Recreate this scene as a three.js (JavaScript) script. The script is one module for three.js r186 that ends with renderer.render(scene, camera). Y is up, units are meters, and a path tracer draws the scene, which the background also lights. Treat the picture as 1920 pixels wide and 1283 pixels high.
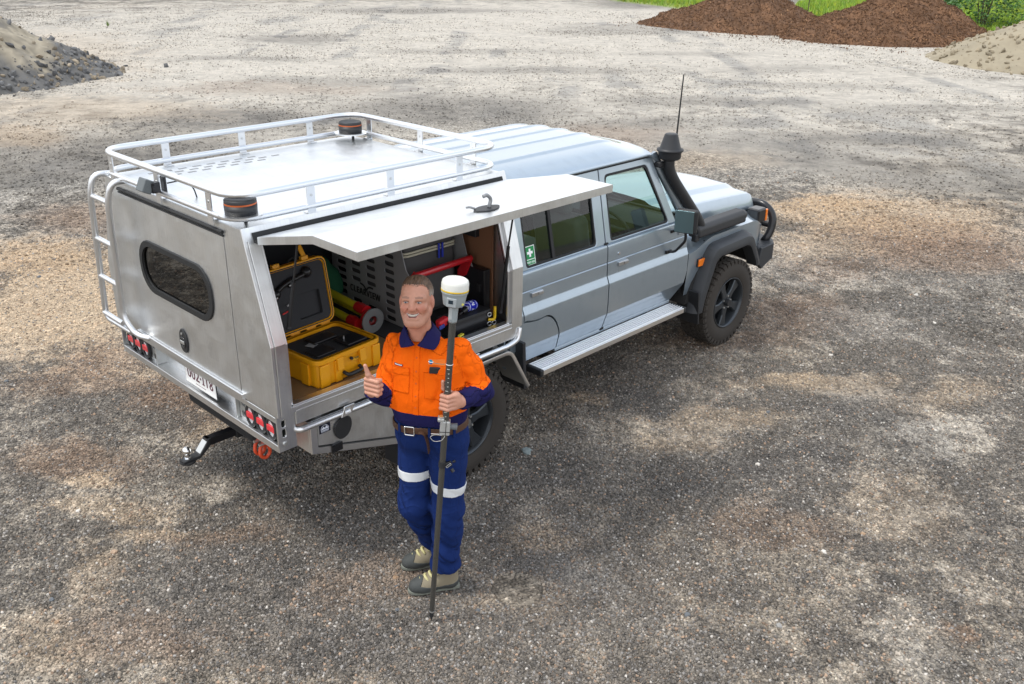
import * as THREE from 'three';
import { RoundedBoxGeometry } from 'three/addons/geometries/RoundedBoxGeometry.js';
import { mergeGeometries, mergeVertices } from 'three/addons/utils/BufferGeometryUtils.js';

// ---------- camera, sky, sun, exposure ----------
const scene = new THREE.Scene();
const camera = new THREE.PerspectiveCamera(40.965, 1024 / 684, 0.1, 900);
camera.position.set(-3.611, 3.328, 4.841);
camera.lookAt(-2.95314, 2.92484, 4.20459);
camera.rotateZ(0.0147);
const renderer = new THREE.WebGLRenderer({ antialias: true });
renderer.setSize(1024, 684);
renderer.toneMapping = THREE.LinearToneMapping;
renderer.toneMappingExposure = 1.3;
renderer.shadowMap.enabled = true;
const SUN = new THREE.Vector3(-0.34, 0.90, -0.25).normalize();
{ // bright hazy sky with broad soft cloud
  const w = 1024, h = 512, data = new Float32Array(w * h * 4);
  for (let j = 0; j < h; j++) for (let i = 0; i < w; i++) {
    const th = (0.5 - (j + 0.5) / h) * Math.PI, ph = ((i + 0.5) / w) * 2 * Math.PI;
    const dx = Math.cos(th) * Math.cos(ph), dy = Math.sin(th), dz = Math.cos(th) * Math.sin(ph);
    let r, g, b;
    const up = Math.max(0, dy), k = 1 / (0.25 + up);
    const c = fbm(dx * k * 1.3 + 7.1, dz * k * 1.3 + 3.7, 5, 11);
    const cl = sstep(0.36, 0.62, c + 0.12 * (1 - up));
    const hz = Math.pow(1 - up, 2.2), zr = 0.40 + 0.85 * hz, zg = 0.60 + 0.68 * hz, zb = 0.92 + 0.40 * hz;
    const cb = 1.0 + 0.55 * fbm(dx * k * 2.1 + 1.3, dz * k * 2.1 + 9.2, 4, 23);
    r = zr + (cb * 0.99 - zr) * cl; g = zg + (cb - zg) * cl; b = zb + (cb * 1.03 - zb) * cl;
    const o = ((h - 1 - j) * w + i) * 4;
    data[o] = r; data[o + 1] = g; data[o + 2] = b; data[o + 3] = 1;
  }
  const t = new THREE.DataTexture(data, w, h, THREE.RGBAFormat, THREE.FloatType);
  t.mapping = THREE.EquirectangularReflectionMapping; t.magFilter = t.minFilter = THREE.LinearFilter; t.needsUpdate = true;
  scene.background = t; scene.environment = t;
  scene.environmentIntensity = 0.92; scene.backgroundIntensity = 0.92;
}
const sun = new THREE.DirectionalLight(new THREE.Color(1, 0.95, 0.87), 2.0);
sun.position.copy(SUN).multiplyScalar(30);
sun.castShadow = true; sun.shadow.radius = 24; sun.shadow.mapSize.set(4096, 4096);
Object.assign(sun.shadow.camera, { left: -45, right: 45, top: 45, bottom: -45, near: 1, far: 120 });
scene.add(sun, sun.target);

// ---------- helpers ----------
function hash(i, j, s) { let h = Math.imul(i, 374761393) + Math.imul(j, 668265263) + Math.imul(s, 1274126177) | 0; h = Math.imul(h ^ (h >>> 13), 1274126177); h ^= h >>> 16; return (h >>> 0) / 4294967296; }
function vnoise(x, y, s) { const i = Math.floor(x), j = Math.floor(y); let u = x - i, v = y - j; u = u * u * (3 - 2 * u); v = v * v * (3 - 2 * v); const a = hash(i, j, s), b = hash(i + 1, j, s), c = hash(i, j + 1, s), d = hash(i + 1, j + 1, s); return a + (b - a) * u + (c - a) * v + (a - b - c + d) * u * v; }
function fbm(x, y, o, s) { let a = 0.5, r = 0, n = 0; for (let k = 0; k < o; k++) { r += a * vnoise(x, y, s + k * 17); n += a; a *= 0.5; x = x * 2.03 + 1.7; y = y * 2.03 + 9.1; } return r / n; }
function hash3(i, j, k, s) { return hash(i + k * 7919, j - k * 104729, s + k); }
function noise3(x, y, z, s) { const i = Math.floor(x), j = Math.floor(y), k = Math.floor(z); let u = x - i, v = y - j, w = z - k; u = u * u * (3 - 2 * u); v = v * v * (3 - 2 * v); w = w * w * (3 - 2 * w); const L = (a, b, t) => a + (b - a) * t; const q = (kk) => L(L(hash3(i, j, kk, s), hash3(i + 1, j, kk, s), u), L(hash3(i, j + 1, kk, s), hash3(i + 1, j + 1, kk, s), u), v); return L(q(k), q(k + 1), w); }
function sstep(a, b, x) { const t = Math.min(1, Math.max(0, (x - a) / (b - a))); return t * t * (3 - 2 * t); }
function rng(seed) { let a = seed >>> 0; return () => { a = (a + 0x6d2b79f5) | 0; let t = Math.imul(a ^ (a >>> 15), 1 | a); t = (t + Math.imul(t ^ (t >>> 7), 61 | t)) ^ t; return ((t ^ (t >>> 14)) >>> 0) / 4294967296; }; }
const V = (x, y, z) => new THREE.Vector3(x, y, z);
const PI = Math.PI;
const clamp = (x, a, b) => Math.min(b, Math.max(a, x));
const lerp = (a, b, t) => a + (b - a) * t;
function rgb(r, g, b) { return new THREE.Color().setRGB(r, g, b); }
function std(r, g, b, rough = 0.6, metal = 0, extra = {}) { return new THREE.MeshStandardMaterial({ color: rgb(r, g, b), roughness: rough, metalness: metal, ...extra }); }
function phys(r, g, b, rough, metal, extra = {}) { return new THREE.MeshPhysicalMaterial({ color: rgb(r, g, b), roughness: rough, metalness: metal, ...extra }); }
function texData(w, h, fn, srgb) { const d = new Uint8Array(w * h * 4); for (let j = 0; j < h; j++) for (let i = 0; i < w; i++) { const c = fn(i, j), o = (j * w + i) * 4; d[o] = clamp(c[0] * 255, 0, 255); d[o + 1] = clamp(c[1] * 255, 0, 255); d[o + 2] = clamp(c[2] * 255, 0, 255); d[o + 3] = 255; } const t = new THREE.DataTexture(d, w, h); t.wrapS = t.wrapT = THREE.RepeatWrapping; t.magFilter = THREE.LinearFilter; t.minFilter = THREE.LinearMipmapLinearFilter; t.generateMipmaps = true; if (srgb) t.colorSpace = THREE.SRGBColorSpace; t.needsUpdate = true; return t; }
function canvasTex(w, h, draw) { const c = document.createElement('canvas'); c.width = w; c.height = h; const g = c.getContext('2d'); draw(g, w, h); const t = new THREE.CanvasTexture(c); t.colorSpace = THREE.SRGBColorSpace; return t; }

// geometry helpers
function clean(g) { const q = g.index ? g.toNonIndexed() : g; if (!q.attributes.normal) q.computeVertexNormals(); if (!q.attributes.uv) q.setAttribute('uv', new THREE.BufferAttribute(new Float32Array(q.attributes.position.count * 2), 2)); for (const k of Object.keys(q.attributes)) if (!['position', 'normal', 'uv'].includes(k)) q.deleteAttribute(k); return q; }
function merged(list) { list = list.flat(Infinity).filter(Boolean); return list.length === 1 ? clean(list[0]) : mergeGeometries(list.map(clean)); }
function boxUV(g) { const p = g.attributes.position, n = g.attributes.normal, uv = new Float32Array(p.count * 2); for (let i = 0; i < p.count; i++) { const ax = Math.abs(n.getX(i)), ay = Math.abs(n.getY(i)), az = Math.abs(n.getZ(i)); let u, v; if (ay >= ax && ay >= az) { u = p.getX(i); v = p.getZ(i); } else if (ax >= az) { u = p.getZ(i); v = p.getY(i); } else { u = p.getX(i); v = p.getY(i); } uv[2 * i] = u; uv[2 * i + 1] = v; } g.setAttribute('uv', new THREE.BufferAttribute(uv, 2)); return g; }
function mesh(name, geos, material, parent, keepUV) { let g = Array.isArray(geos) ? merged(geos) : geos; if (!keepUV) { if (!g.attributes.normal) g.computeVertexNormals(); boxUV(g); } const m = new THREE.Mesh(g, material); m.name = name; m.castShadow = m.receiveShadow = true; if (parent) parent.add(m); return m; }
const taken = {};
function numbered(n) { const k = taken[n] = (taken[n] ?? -1) + 1; return k ? n + '_' + String(k).padStart(3, '0') : n; }
function tag(o, label, category, group) { o.name = numbered(o.name); o.userData = { label, category }; if (group) o.userData.group = group; scene.add(o); return o; }
function grp(name, parent) { const g = new THREE.Group(); g.name = name; if (parent) parent.add(g); return g; }
function structure(o, kind = 'structure') { o.userData.kind = kind; scene.add(o); return o; }
function box(cx, cy, cz, w, h, d, b = 0.003, rot) { const g = b > 0 ? new RoundedBoxGeometry(w, h, d, 1, Math.min(b, w / 2.01, h / 2.01, d / 2.01)) : new THREE.BoxGeometry(w, h, d); if (rot) g.applyMatrix4(new THREE.Matrix4().makeRotationFromEuler(new THREE.Euler(...rot))); g.translate(cx, cy, cz); return g; }
function cyl(p, q, r, r2 = r, seg = 16, open = false) { const a = V(...p), b = V(...q), d = b.clone().sub(a), g = new THREE.CylinderGeometry(r2, r, d.length(), seg, 1, open); g.applyQuaternion(new THREE.Quaternion().setFromUnitVectors(V(0, 1, 0), d.clone().normalize())); g.translate((a.x + b.x) / 2, (a.y + b.y) / 2, (a.z + b.z) / 2); return g; }
function ball(x, y, z, r, sx = 1, sy = 1, sz = 1, seg = 16) { const g = new THREE.SphereGeometry(r, seg, Math.max(6, seg >> 1)); g.scale(sx, sy, sz); g.translate(x, y, z); return g; }
function fillet(pts, rad, closed, n = 6) { // round the corners of a polyline
  const P = pts.map((p) => (p.isVector3 ? p : V(...p))), out = [], N = P.length;
  for (let i = 0; i < N; i++) {
    if (!closed && (i === 0 || i === N - 1)) { out.push(P[i].clone()); continue; }
    const a = P[(i + N - 1) % N], b = P[i], c = P[(i + 1) % N], u = a.clone().sub(b), v = c.clone().sub(b), r = Math.min(rad, u.length() * 0.49, v.length() * 0.49);
    u.normalize(); v.normalize(); const s = b.clone().addScaledVector(u, r), e = b.clone().addScaledVector(v, r);
    for (let k = 0; k <= n; k++) { const t = k / n; out.push(s.clone().multiplyScalar((1 - t) * (1 - t)).addScaledVector(b, 2 * t * (1 - t)).addScaledVector(e, t * t)); }
  }
  return out;
}
function sweep(pts, sec, closed, cap = true) { // sec: array of [a,b] offsets in the frame (normal, binormal)
  const P = pts.map((p) => (p.isVector3 ? p : V(...p))), N = P.length, M = sec.length, T = [];
  for (let i = 0; i < N; i++) { const a = P[closed ? (i + N - 1) % N : Math.max(0, i - 1)], b = P[closed ? (i + 1) % N : Math.min(N - 1, i + 1)]; T.push(b.clone().sub(a).normalize()); }
  let nrm = Math.abs(T[0].y) < 0.9 ? V(0, 1, 0) : V(1, 0, 0); nrm.addScaledVector(T[0], -nrm.dot(T[0])).normalize();
  const pos = [], idx = [];
  for (let i = 0; i < N; i++) { nrm.addScaledVector(T[i], -nrm.dot(T[i])).normalize(); const bin = T[i].clone().cross(nrm); for (const [a, b] of sec) { const q = P[i].clone().addScaledVector(nrm, a).addScaledVector(bin, b); pos.push(q.x, q.y, q.z); } }
  const rows = closed ? N : N - 1;
  for (let i = 0; i < rows; i++) for (let j = 0; j < M; j++) { const a = i * M + j, b = i * M + (j + 1) % M, c = ((i + 1) % N) * M + j, d = ((i + 1) % N) * M + (j + 1) % M; idx.push(a, c, b, b, c, d); }
  if (!closed && cap) { for (let j = 1; j < M - 1; j++) { idx.push(0, j, j + 1); const o = (N - 1) * M; idx.push(o, o + j + 1, o + j); } }
  const g = new THREE.BufferGeometry(); g.setAttribute('position', new THREE.Float32BufferAttribute(pos, 3)); g.setIndex(idx); g.computeVertexNormals(); return g;
}
function circ(r, n = 12) { return Array.from({ length: n }, (_, k) => [r * Math.cos((k / n) * 2 * PI), r * Math.sin((k / n) * 2 * PI)]); }
function pipe(pts, r, rad = 0, closed = false, n = 12) { return sweep(rad ? fillet(pts, rad, closed) : pts, circ(r, n), closed); }
function shapeOf(pts, holes = [], map = (a) => a) { const s = new THREE.Shape(pts.map((p) => new THREE.Vector2(...map(p)))); for (const h of holes) s.holes.push(new THREE.Path(h.map((p) => new THREE.Vector2(...map(p))))); return s; }
function ext(s, depth, b, seg = 6) { return new THREE.ExtrudeGeometry(s, { depth: depth - 2 * b, bevelEnabled: b > 0, bevelSize: b, bevelThickness: b, bevelOffset: -b, bevelSegments: 1, curveSegments: seg }).translate(0, 0, b); }
function extZ(pts, z0, z1, b = 0.002, holes) { return ext(shapeOf(pts, holes), z1 - z0, b).translate(0, 0, z0); }
function extX(pts, x0, x1, b = 0.002, holes) { return ext(shapeOf(pts, holes, ([z, y]) => [-z, y]), x1 - x0, b).rotateY(PI / 2).translate(x0, 0, 0); }
function extY(pts, y0, y1, b = 0.002, holes) { return ext(shapeOf(pts, holes, ([x, z]) => [x, -z]), y1 - y0, b).rotateX(-PI / 2).translate(0, y0, 0); }
function rrect(x0, y0, x1, y1, r, n = 5) { const out = [], c = [[x1 - r, y1 - r, 0], [x0 + r, y1 - r, 1], [x0 + r, y0 + r, 2], [x1 - r, y0 + r, 3]]; for (const [cx, cy, q] of c) for (let k = 0; k <= n; k++) { const a = (q + k / n) * PI / 2; out.push([cx + r * Math.cos(a), cy + r * Math.sin(a)]); } return out; }
function oval(cx, cy, rx, ry, n = 24) { return Array.from({ length: n }, (_, k) => [cx + rx * Math.cos(k / n * 2 * PI), cy + ry * Math.sin(k / n * 2 * PI)]); }
// naive surface nets
function nets(sdf, mn, mx, cell, bend) {
  const nx = Math.ceil((mx[0] - mn[0]) / cell) + 1, ny = Math.ceil((mx[1] - mn[1]) / cell) + 1, nz = Math.ceil((mx[2] - mn[2]) / cell) + 1;
  const f = new Float32Array(nx * ny * nz), id = new Int32Array(nx * ny * nz).fill(-1), pos = [], idx = [];
  const at = (i, j, k) => (k * ny + j) * nx + i;
  for (let k = 0; k < nz; k++) for (let j = 0; j < ny; j++) for (let i = 0; i < nx; i++) f[at(i, j, k)] = sdf(mn[0] + i * cell, mn[1] + j * cell, mn[2] + k * cell);
  for (let k = 0; k < nz - 1; k++) for (let j = 0; j < ny - 1; j++) for (let i = 0; i < nx - 1; i++) {
    let n = 0, sx = 0, sy = 0, sz = 0, inside = 0;
    for (let c = 0; c < 8; c++) if (f[at(i + (c & 1), j + ((c >> 1) & 1), k + (c >> 2))] < 0) inside++;
    if (inside === 0 || inside === 8) continue;
    for (let c = 0; c < 8; c++) for (let d = 0; d < 3; d++) { if (c & (1 << d)) continue; const e = c | (1 << d); const a = f[at(i + (c & 1), j + ((c >> 1) & 1), k + (c >> 2))], b = f[at(i + (e & 1), j + ((e >> 1) & 1), k + (e >> 2))]; if ((a < 0) === (b < 0)) continue; const t = a / (a - b); sx += (c & 1) + (d === 0 ? t : 0); sy += ((c >> 1) & 1) + (d === 1 ? t : 0); sz += (c >> 2) + (d === 2 ? t : 0); n++; }
    id[at(i, j, k)] = pos.length / 3; pos.push(mn[0] + (i + sx / n) * cell, mn[1] + (j + sy / n) * cell, mn[2] + (k + sz / n) * cell);
  }
  for (let k = 1; k < nz - 1; k++) for (let j = 1; j < ny - 1; j++) for (let i = 1; i < nx - 1; i++) {
    const a = f[at(i, j, k)] < 0;
    const quad = (p, q, r, s, flip) => { if (p < 0 || q < 0 || r < 0 || s < 0) return; if (flip) idx.push(p, r, q, p, s, r); else idx.push(p, q, r, p, r, s); };
    if (a !== f[at(i + 1, j, k)] < 0) quad(id[at(i, j - 1, k - 1)], id[at(i, j, k - 1)], id[at(i, j, k)], id[at(i, j - 1, k)], !a);
    if (a !== f[at(i, j + 1, k)] < 0) quad(id[at(i - 1, j, k - 1)], id[at(i - 1, j, k)], id[at(i, j, k)], id[at(i, j, k - 1)], !a);
    if (a !== f[at(i, j, k + 1)] < 0) quad(id[at(i - 1, j - 1, k)], id[at(i, j - 1, k)], id[at(i, j, k)], id[at(i - 1, j, k)], !a);
  }
  const g = new THREE.BufferGeometry(); g.setAttribute('position', new THREE.Float32BufferAttribute(pos, 3)); g.setIndex(idx);
  const nrm = new Float32Array(pos.length), e = cell * 0.5;
  for (let i = 0; i < pos.length; i += 3) { const x = pos[i], y = pos[i + 1], z = pos[i + 2]; let a = sdf(x + e, y, z) - sdf(x - e, y, z), b = sdf(x, y + e, z) - sdf(x, y - e, z), c = sdf(x, y, z + e) - sdf(x, y, z - e); const l = Math.hypot(a, b, c) || 1; nrm[i] = a / l; nrm[i + 1] = b / l; nrm[i + 2] = c / l; }
  g.setAttribute('normal', new THREE.BufferAttribute(nrm, 3)); return g;
}
const smin = (a, b, k) => { const h = Math.max(k - Math.abs(a - b), 0) / k; return Math.min(a, b) - h * h * k * 0.25; };
const smax = (a, b, k) => -smin(-a, -b, k);
function cap(p, q, r1, r2 = r1) { const dx = q[0] - p[0], dy = q[1] - p[1], dz = q[2] - p[2], L = dx * dx + dy * dy + dz * dz || 1e-9; return (x, y, z) => { const t = clamp(((x - p[0]) * dx + (y - p[1]) * dy + (z - p[2]) * dz) / L, 0, 1); return Math.hypot(x - p[0] - dx * t, y - p[1] - dy * t, z - p[2] - dz * t) - (r1 + (r2 - r1) * t); }; }
function ell(cx, cy, cz, a, b, c) { const m = Math.min(a, b, c); return (x, y, z) => { const k = Math.hypot((x - cx) / a, (y - cy) / b, (z - cz) / c); return (k - 1) * m * (k > 0.4 ? 1 : 1); }; }
// ---------- ground ----------
const PAL = [[0.094, 0.087, 0.078], [0.160, 0.148, 0.130], [0.46, 0.35, 0.235], [0.22, 0.14, 0.088], [0.54, 0.495, 0.425], [0.46, 0.32, 0.19]];
const SPLATS = [[23.2,-21.3,25.56,19.21,-19.35,18.94,4,1],
[7.5,-18.6,4.09,3.4,-1.87,3.78,4,0.7],
[18.9,-5.3,4.7,3.99,-4.41,2.1,4,0.8],
[12.8,-3.5,3.51,3.12,-2.49,1.34,4,0.35],
[7.2,-24.9,2.37,1.89,-2.73,7.08,2,0.3],
[27.7,-8.6,5.13,4.1,-3.99,1.79,4,0.9],
[-0.6,-4.4,0.73,0.69,-0.74,1.89,2,1],
[-0.3,-6,0.56,0.53,-0.33,0.9,5,0.6],
[-0.7,-3.6,0.46,0.44,-0.27,0.65,2,0.6],
[0.6,-7.3,0.74,0.69,-0.25,0.63,3,0.6],
[2.5,-10.3,2.09,1.88,-0.86,1.97,0,0.6],
[5.5,-11.9,1.54,1.35,-0.73,1.28,0,0.6],
[9.4,-10,1.95,1.7,-1.54,1.75,0,0.6],
[0.9,-9.1,0.66,0.61,-0.23,0.64,1,0.6],
[9.4,-5.9,1.32,1.18,-1.13,0.95,3,0.5],
[10,-3,1.88,1.7,-1.45,0.88,1,0.6],
[8.4,-0.6,0.78,0.72,-0.53,0.27,5,0.7],
[7.9,0.8,1,0.93,-0.92,0.38,3,0.7],
[7.7,0,0.62,0.58,-0.59,0.28,2,0.4],
[6.7,1.9,0.65,0.62,-0.73,0.26,1,0.6],
[4.3,1.1,0.46,0.44,-0.52,0.28,3,0.5],
[4.9,2,0.82,0.79,-0.54,0.22,1,0.6],
[5.8,0.9,0.43,0.41,-0.42,0.2,3,0.4],
[-0.9,-2.4,0.35,0.34,-0.19,0.41,3,0.6],
[-1,-1.4,0.38,0.37,-0.16,0.33,3,0.7],
[-1.4,-2.3,0.46,0.44,-0.13,0.34,3,0.45],
[-0.7,-1.7,0.22,0.21,-0.12,0.23,2,0.5],
[-0.9,-0.9,0.17,0.16,-0.08,0.15,2,0.4],
[-1.1,-0.4,0.24,0.23,-0.09,0.16,0,0.8],
[-1.4,-0.6,0.31,0.3,-0.08,0.16,0,0.6],
[-1.9,-1.2,0.36,0.36,-0.08,0.22,3,0.6],
[-1.9,-0.9,0.18,0.17,-0.04,0.09,2,0.7],
[-2,-0.5,0.36,0.35,-0.06,0.15,2,0.5],
[-2,-0.1,0.21,0.2,-0.05,0.11,2,0.55],
[-2.4,0.1,0.15,0.15,-0.11,0.29,2,0.45],
[-2.7,0.6,0.21,0.21,-0.07,0.19,2,0.4],
[-1.8,0.8,0.55,0.54,-0.19,0.33,0,0.7],
[-1.7,0.3,0.27,0.27,-0.08,0.15,3,0.4],
[-1,0.8,0.41,0.41,-0.22,0.32,0,0.55],
[-1.6,1.6,0.43,0.42,-0.14,0.2,0,0.6],
[-0.6,2,0.53,0.53,-0.3,0.29,0,0.4],
[0.3,1.3,0.44,0.43,-0.29,0.27,0,0.7],
[2,0.6,0.84,0.81,-0.49,0.39,0,0.7],  // soft vehicle shade beside the step, painted into the ground colour
[1.7,1.3,0.39,0.38,-0.29,0.21,0,0.8],  // more of the painted vehicle shade, farther out from the step
[0.9,2.2,0.8,0.79,-0.32,0.22,0,0.6],
[1.8,2.7,0.21,0.21,-0.16,0.08,0,0.8],
[2.6,2.4,0.5,0.49,-0.18,0.09,0,0.6],
[3,2.1,0.47,0.46,-0.2,0.1,2,0.65],
[1.4,1.1,0.15,0.14,-0.09,0.08,2,0.45],
[1.9,2,0.31,0.31,-0.18,0.11,2,0.55],
[1.4,2,0.24,0.24,-0.15,0.1,2,0.4],
[-0.3,2.1,0.27,0.26,-0.15,0.13,2,0.35],
[-0.5,2.5,0.22,0.22,-0.11,0.09,4,0.22],
[-0.5,2.8,0.23,0.23,-0.11,0.08,4,0.12],
[0.7,3.5,0.17,0.17,-0.17,0.08,4,0.2],
[0.8,3.7,0.09,0.09,-0.08,0.03,3,0.6],
[0.7,4.1,0.23,0.23,-0.24,0.08,1,0.7],
[1.7,3.4,0.31,0.31,-0.35,0.14,2,0.3],
[3.5,3,0.36,0.35,-0.33,0.12,2,0.4],
[15.4,-24.2,1.9,1.46,-1.25,1.87,0,0.5],
[27.3,-19.6,2.87,2.13,-2.3,1.84,0,0.35],
[15.7,-13.2,3.01,2.48,-0.75,0.7,0,0.4],
[14.9,-6.6,1.98,1.7,-0.85,0.54,0,0.45],
[17.4,-3.1,1.85,1.61,-0.78,0.32,0,0.35],
[10.2,-15,1.93,1.62,-0.49,0.7,0,0.4],
[27.4,-32.1,4.57,3.12,-1.63,1.93,0,0.5],
[40.9,-28.9,2.4,1.57,-3.82,2.92,0,0.6],
[21.1,-8.8,1.83,1.51,-0.97,0.55,0,0.3],
[10.8,-20.3,1.77,1.43,-0.46,0.79,0,0.4],
[11.7,0.1,1.28,1.17,-1.06,0.38,1,0.6],
[13.5,-2.2,1.76,1.57,-0.8,0.36,0,0.4],
[11.8,-5.9,1.54,1.36,-0.68,0.48,0,0.4],
[18.7,-6.7,2.15,1.82,-0.7,0.38,0,0.3],
[17.7,-17.4,2.71,2.15,-0.64,0.66,0,0.3],
[22.6,-12.6,1.95,1.56,-0.78,0.53,0,0.3],
[8.5,0,1.51,1.4,-1.31,0.59,5,0.5],
[7.4,1.5,1.02,0.96,-0.83,0.3,3,0.6],
[6.4,0.3,0.7,0.66,-0.58,0.29,2,0.4],
[3.9,-14.8,2.08,1.8,-0.72,1.76,2,0.4],
[2.2,-12.9,0.76,0.68,-0.33,0.9,5,0.4],
[8.5,-14.7,2.09,1.77,-0.6,0.94,3,0.35],
[8.9,-3.8,1.31,1.19,-0.71,0.51,2,0.4],
[3.3,1,0.57,0.54,-0.32,0.2,3,0.45],
[-1.2,1.5,0.33,0.33,-0.11,0.14,3,0.35],
[0.9,2.9,0.32,0.32,-0.17,0.09,3,0.4],
[-2.3,0.8,0.31,0.31,-0.08,0.18,3,0.4],
[-0.8,2.3,0.31,0.31,-0.12,0.11,2,0.3]];
const splatK = SPLATS.map(([x, z, ax, az, bx, bz, t, s]) => { const D = ax * bz - az * bx; return { x, z, a: bz / D, b: -bx / D, c: -az / D, d: ax / D, t, s, ex: 1.95 * (Math.abs(ax) + Math.abs(bx)), ez: 1.95 * (Math.abs(az) + Math.abs(bz)) }; });
const GRASS = (x, z) => { // green verge behind the heaps
  const d = (x - 37.5) * 0.80 + (z + 16.5) * 0.25 + 4.5 * (fbm(x * 0.12, z * 0.12, 3, 91) - 0.5);
  const path = Math.abs((x - 48) * 0.42 + (z + 24.5) * 0.9) - 1.1 - 0.6 * fbm(x * 0.4, z * 0.4, 2, 5);
  return sstep(0, 1.6, d) * sstep(0, 0.7, path);
};
function groundColor(x, z, out, fine) {
  const n1 = fbm(x * 0.35, z * 0.35, 3, 3), n2 = fbm(x * 1.3 + 5, z * 1.3, 3, 7), n3 = fbm(x * 6.1, z * 6.1 + 3, 2, 13), n4 = fine ? fbm(x * 27, z * 27, 2, 19) : 0.5;
  const nn = (n2 - 0.5) * 1.1 + (n3 - 0.5) * 0.8 + (n4 - 0.5) * 0.5;
  const dust = sstep(0.36, 0.72, n1 * 0.5 + n2 * 0.5 + (n3 - 0.5) * 0.45 + (n4 - 0.5) * 0.35);
  let r = lerp(0.138, 0.290, dust), gg = lerp(0.122, 0.243, dust), b = lerp(0.101, 0.183, dust), loose = 1 - 0.5 * dust;
  const wx = x + 0.9 * (n1 - 0.5) + 0.4 * (n2 - 0.5), wz = z + 0.9 * (vnoise(x * 0.5 + 40, z * 0.5, 4) - 0.5) + 0.3 * (n3 - 0.5);
  for (const k of splatK) {
    const ux = wx - k.x; if (ux > k.ex || ux < -k.ex) continue; const uz = wz - k.z; if (uz > k.ez || uz < -k.ez) continue;
    const p = k.a * ux + k.b * uz, q = k.c * ux + k.d * uz, rr = p * p + q * q;
    if (rr > 3.6) continue;
    const w = Math.exp(-rr * 1.2), e = sstep(0.05, 0.85, w * 1.05 + nn * 0.8 * (1 - w * 0.5)) * Math.min(1, w * 4), m = clamp(e * k.s * 0.95, 0, 1);
    const c = PAL[k.t]; r += (c[0] - r) * m; gg += (c[1] - gg) * m; b += (c[2] - b) * m;
    loose += ((k.t === 0 || k.t === 1 ? 1 : k.t === 3 ? 0.7 : 0.22) - loose) * m;
  }
  // wheel-track streaks
  const st = vnoise(x * 0.9 + z * 0.9, (x - z) * 0.12, 31); const dk = sstep(0.62, 0.85, st) * 0.30 * sstep(0.35, 0.6, n2); r *= 1 - dk; gg *= 1 - dk * 0.95; b *= 1 - dk * 0.86;
  if (fine) { const f = hash(Math.floor(x * 120 + 0.4 * vnoise(x * 90, z * 90, 5)), Math.floor(z * 120), 77), f2 = n4; const a = Math.exp((f - 0.5) * 1.2 + (f2 - 0.5) * 1.4) * 0.97; const sp = f > 0.97 ? 1.6 : f < 0.08 ? 0.55 : 1; const k = lerp(1, a * sp, 0.3 + 0.7 * loose); r *= k; gg *= k; b *= k; }
  else { const f = (0.80 + 0.22 * vnoise(x * 9, z * 9, 79) + 0.18 * vnoise(x * 3, z * 3, 80)) * (0.86 + 0.28 * hash(Math.floor(x * 29), Math.floor(z * 29), 81)); r *= f; gg *= f; b *= f; }
  const gr = x > 30 ? GRASS(x, z) : 0; if (gr > 0) { const t = fbm(x * 0.8, z * 0.8, 3, 55); const c = [lerp(0.17, 0.30, t), lerp(0.26, 0.35, t), lerp(0.03, 0.07, t)]; r += (c[0] - r) * gr; gg += (c[1] - gg) * gr; b += (c[2] - b) * gr; }
  out[0] = r; out[1] = gg; out[2] = b; return loose;
}
const l2s = (c) => (c <= 0.0031308 ? 12.92 * c : 1.055 * Math.pow(c, 1 / 2.4) - 0.055);
const NEAR = [-4, -9, 14], FAR = [-8, -58, 70];
function groundTex([x0, z0, size], n, fine) {
  const c = [0, 0, 0], d = new Uint8Array(n * n * 4);
  for (let j = 0; j < n; j++) for (let i = 0; i < n; i++) { groundColor(x0 + (i + 0.5) / n * size, z0 + (j + 0.5) / n * size, c, fine); const o = (j * n + i) * 4; for (let k = 0; k < 3; k++) d[o + k] = clamp(l2s(c[k]) * 255, 0, 255); d[o + 3] = 255; }
  const t = new THREE.DataTexture(d, n, n); t.colorSpace = THREE.SRGBColorSpace; t.magFilter = THREE.LinearFilter; t.minFilter = THREE.LinearMipmapLinearFilter; t.generateMipmaps = true; t.wrapS = t.wrapT = THREE.ClampToEdgeWrapping; t.needsUpdate = true; return t;
}
function groundHeight(x, z) {
  const far = sstep(6, 25, Math.hypot(x - 1, z));
  return 0.035 * (fbm(x * 0.3, z * 0.3, 3, 201) - 0.5) * (1 + 2 * far) + 0.012 * (fbm(x * 2.2, z * 2.2, 3, 202) - 0.5) - 0.004;
}
const gravelBump = texData(1024, 1024, (() => { const n = 1024, H = new Float32Array(n * n), R = rng(5); for (let k = 0; k < 26000; k++) { const cx = R() * n, cy = R() * n, r = 1.5 + Math.pow(R(), 3) * 9, h = 0.3 + 0.7 * R(), e = 0.6 + 0.8 * R(), a = R() * 3; for (let y = -Math.ceil(r * 1.4); y <= r * 1.4; y++) for (let x = -Math.ceil(r * 1.4); x <= r * 1.4; x++) { const u = (x * Math.cos(a) + y * Math.sin(a)) * e, v = (-x * Math.sin(a) + y * Math.cos(a)) / e, q = (u * u + v * v) / (r * r); if (q >= 1) continue; const o = ((cy + y + 4 * n) % n | 0) * n + ((cx + x + 4 * n) % n | 0); H[o] = Math.max(H[o], h * (r / 10) * Math.sqrt(1 - q)); } } return (i, j) => { const v = 0.08 + 0.9 * H[j * n + i] + 0.06 * hash(i, j, 3); return [v, v, v]; }; })());
gravelBump.repeat.set(1 / 1.6, 1 / 1.6);
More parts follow.
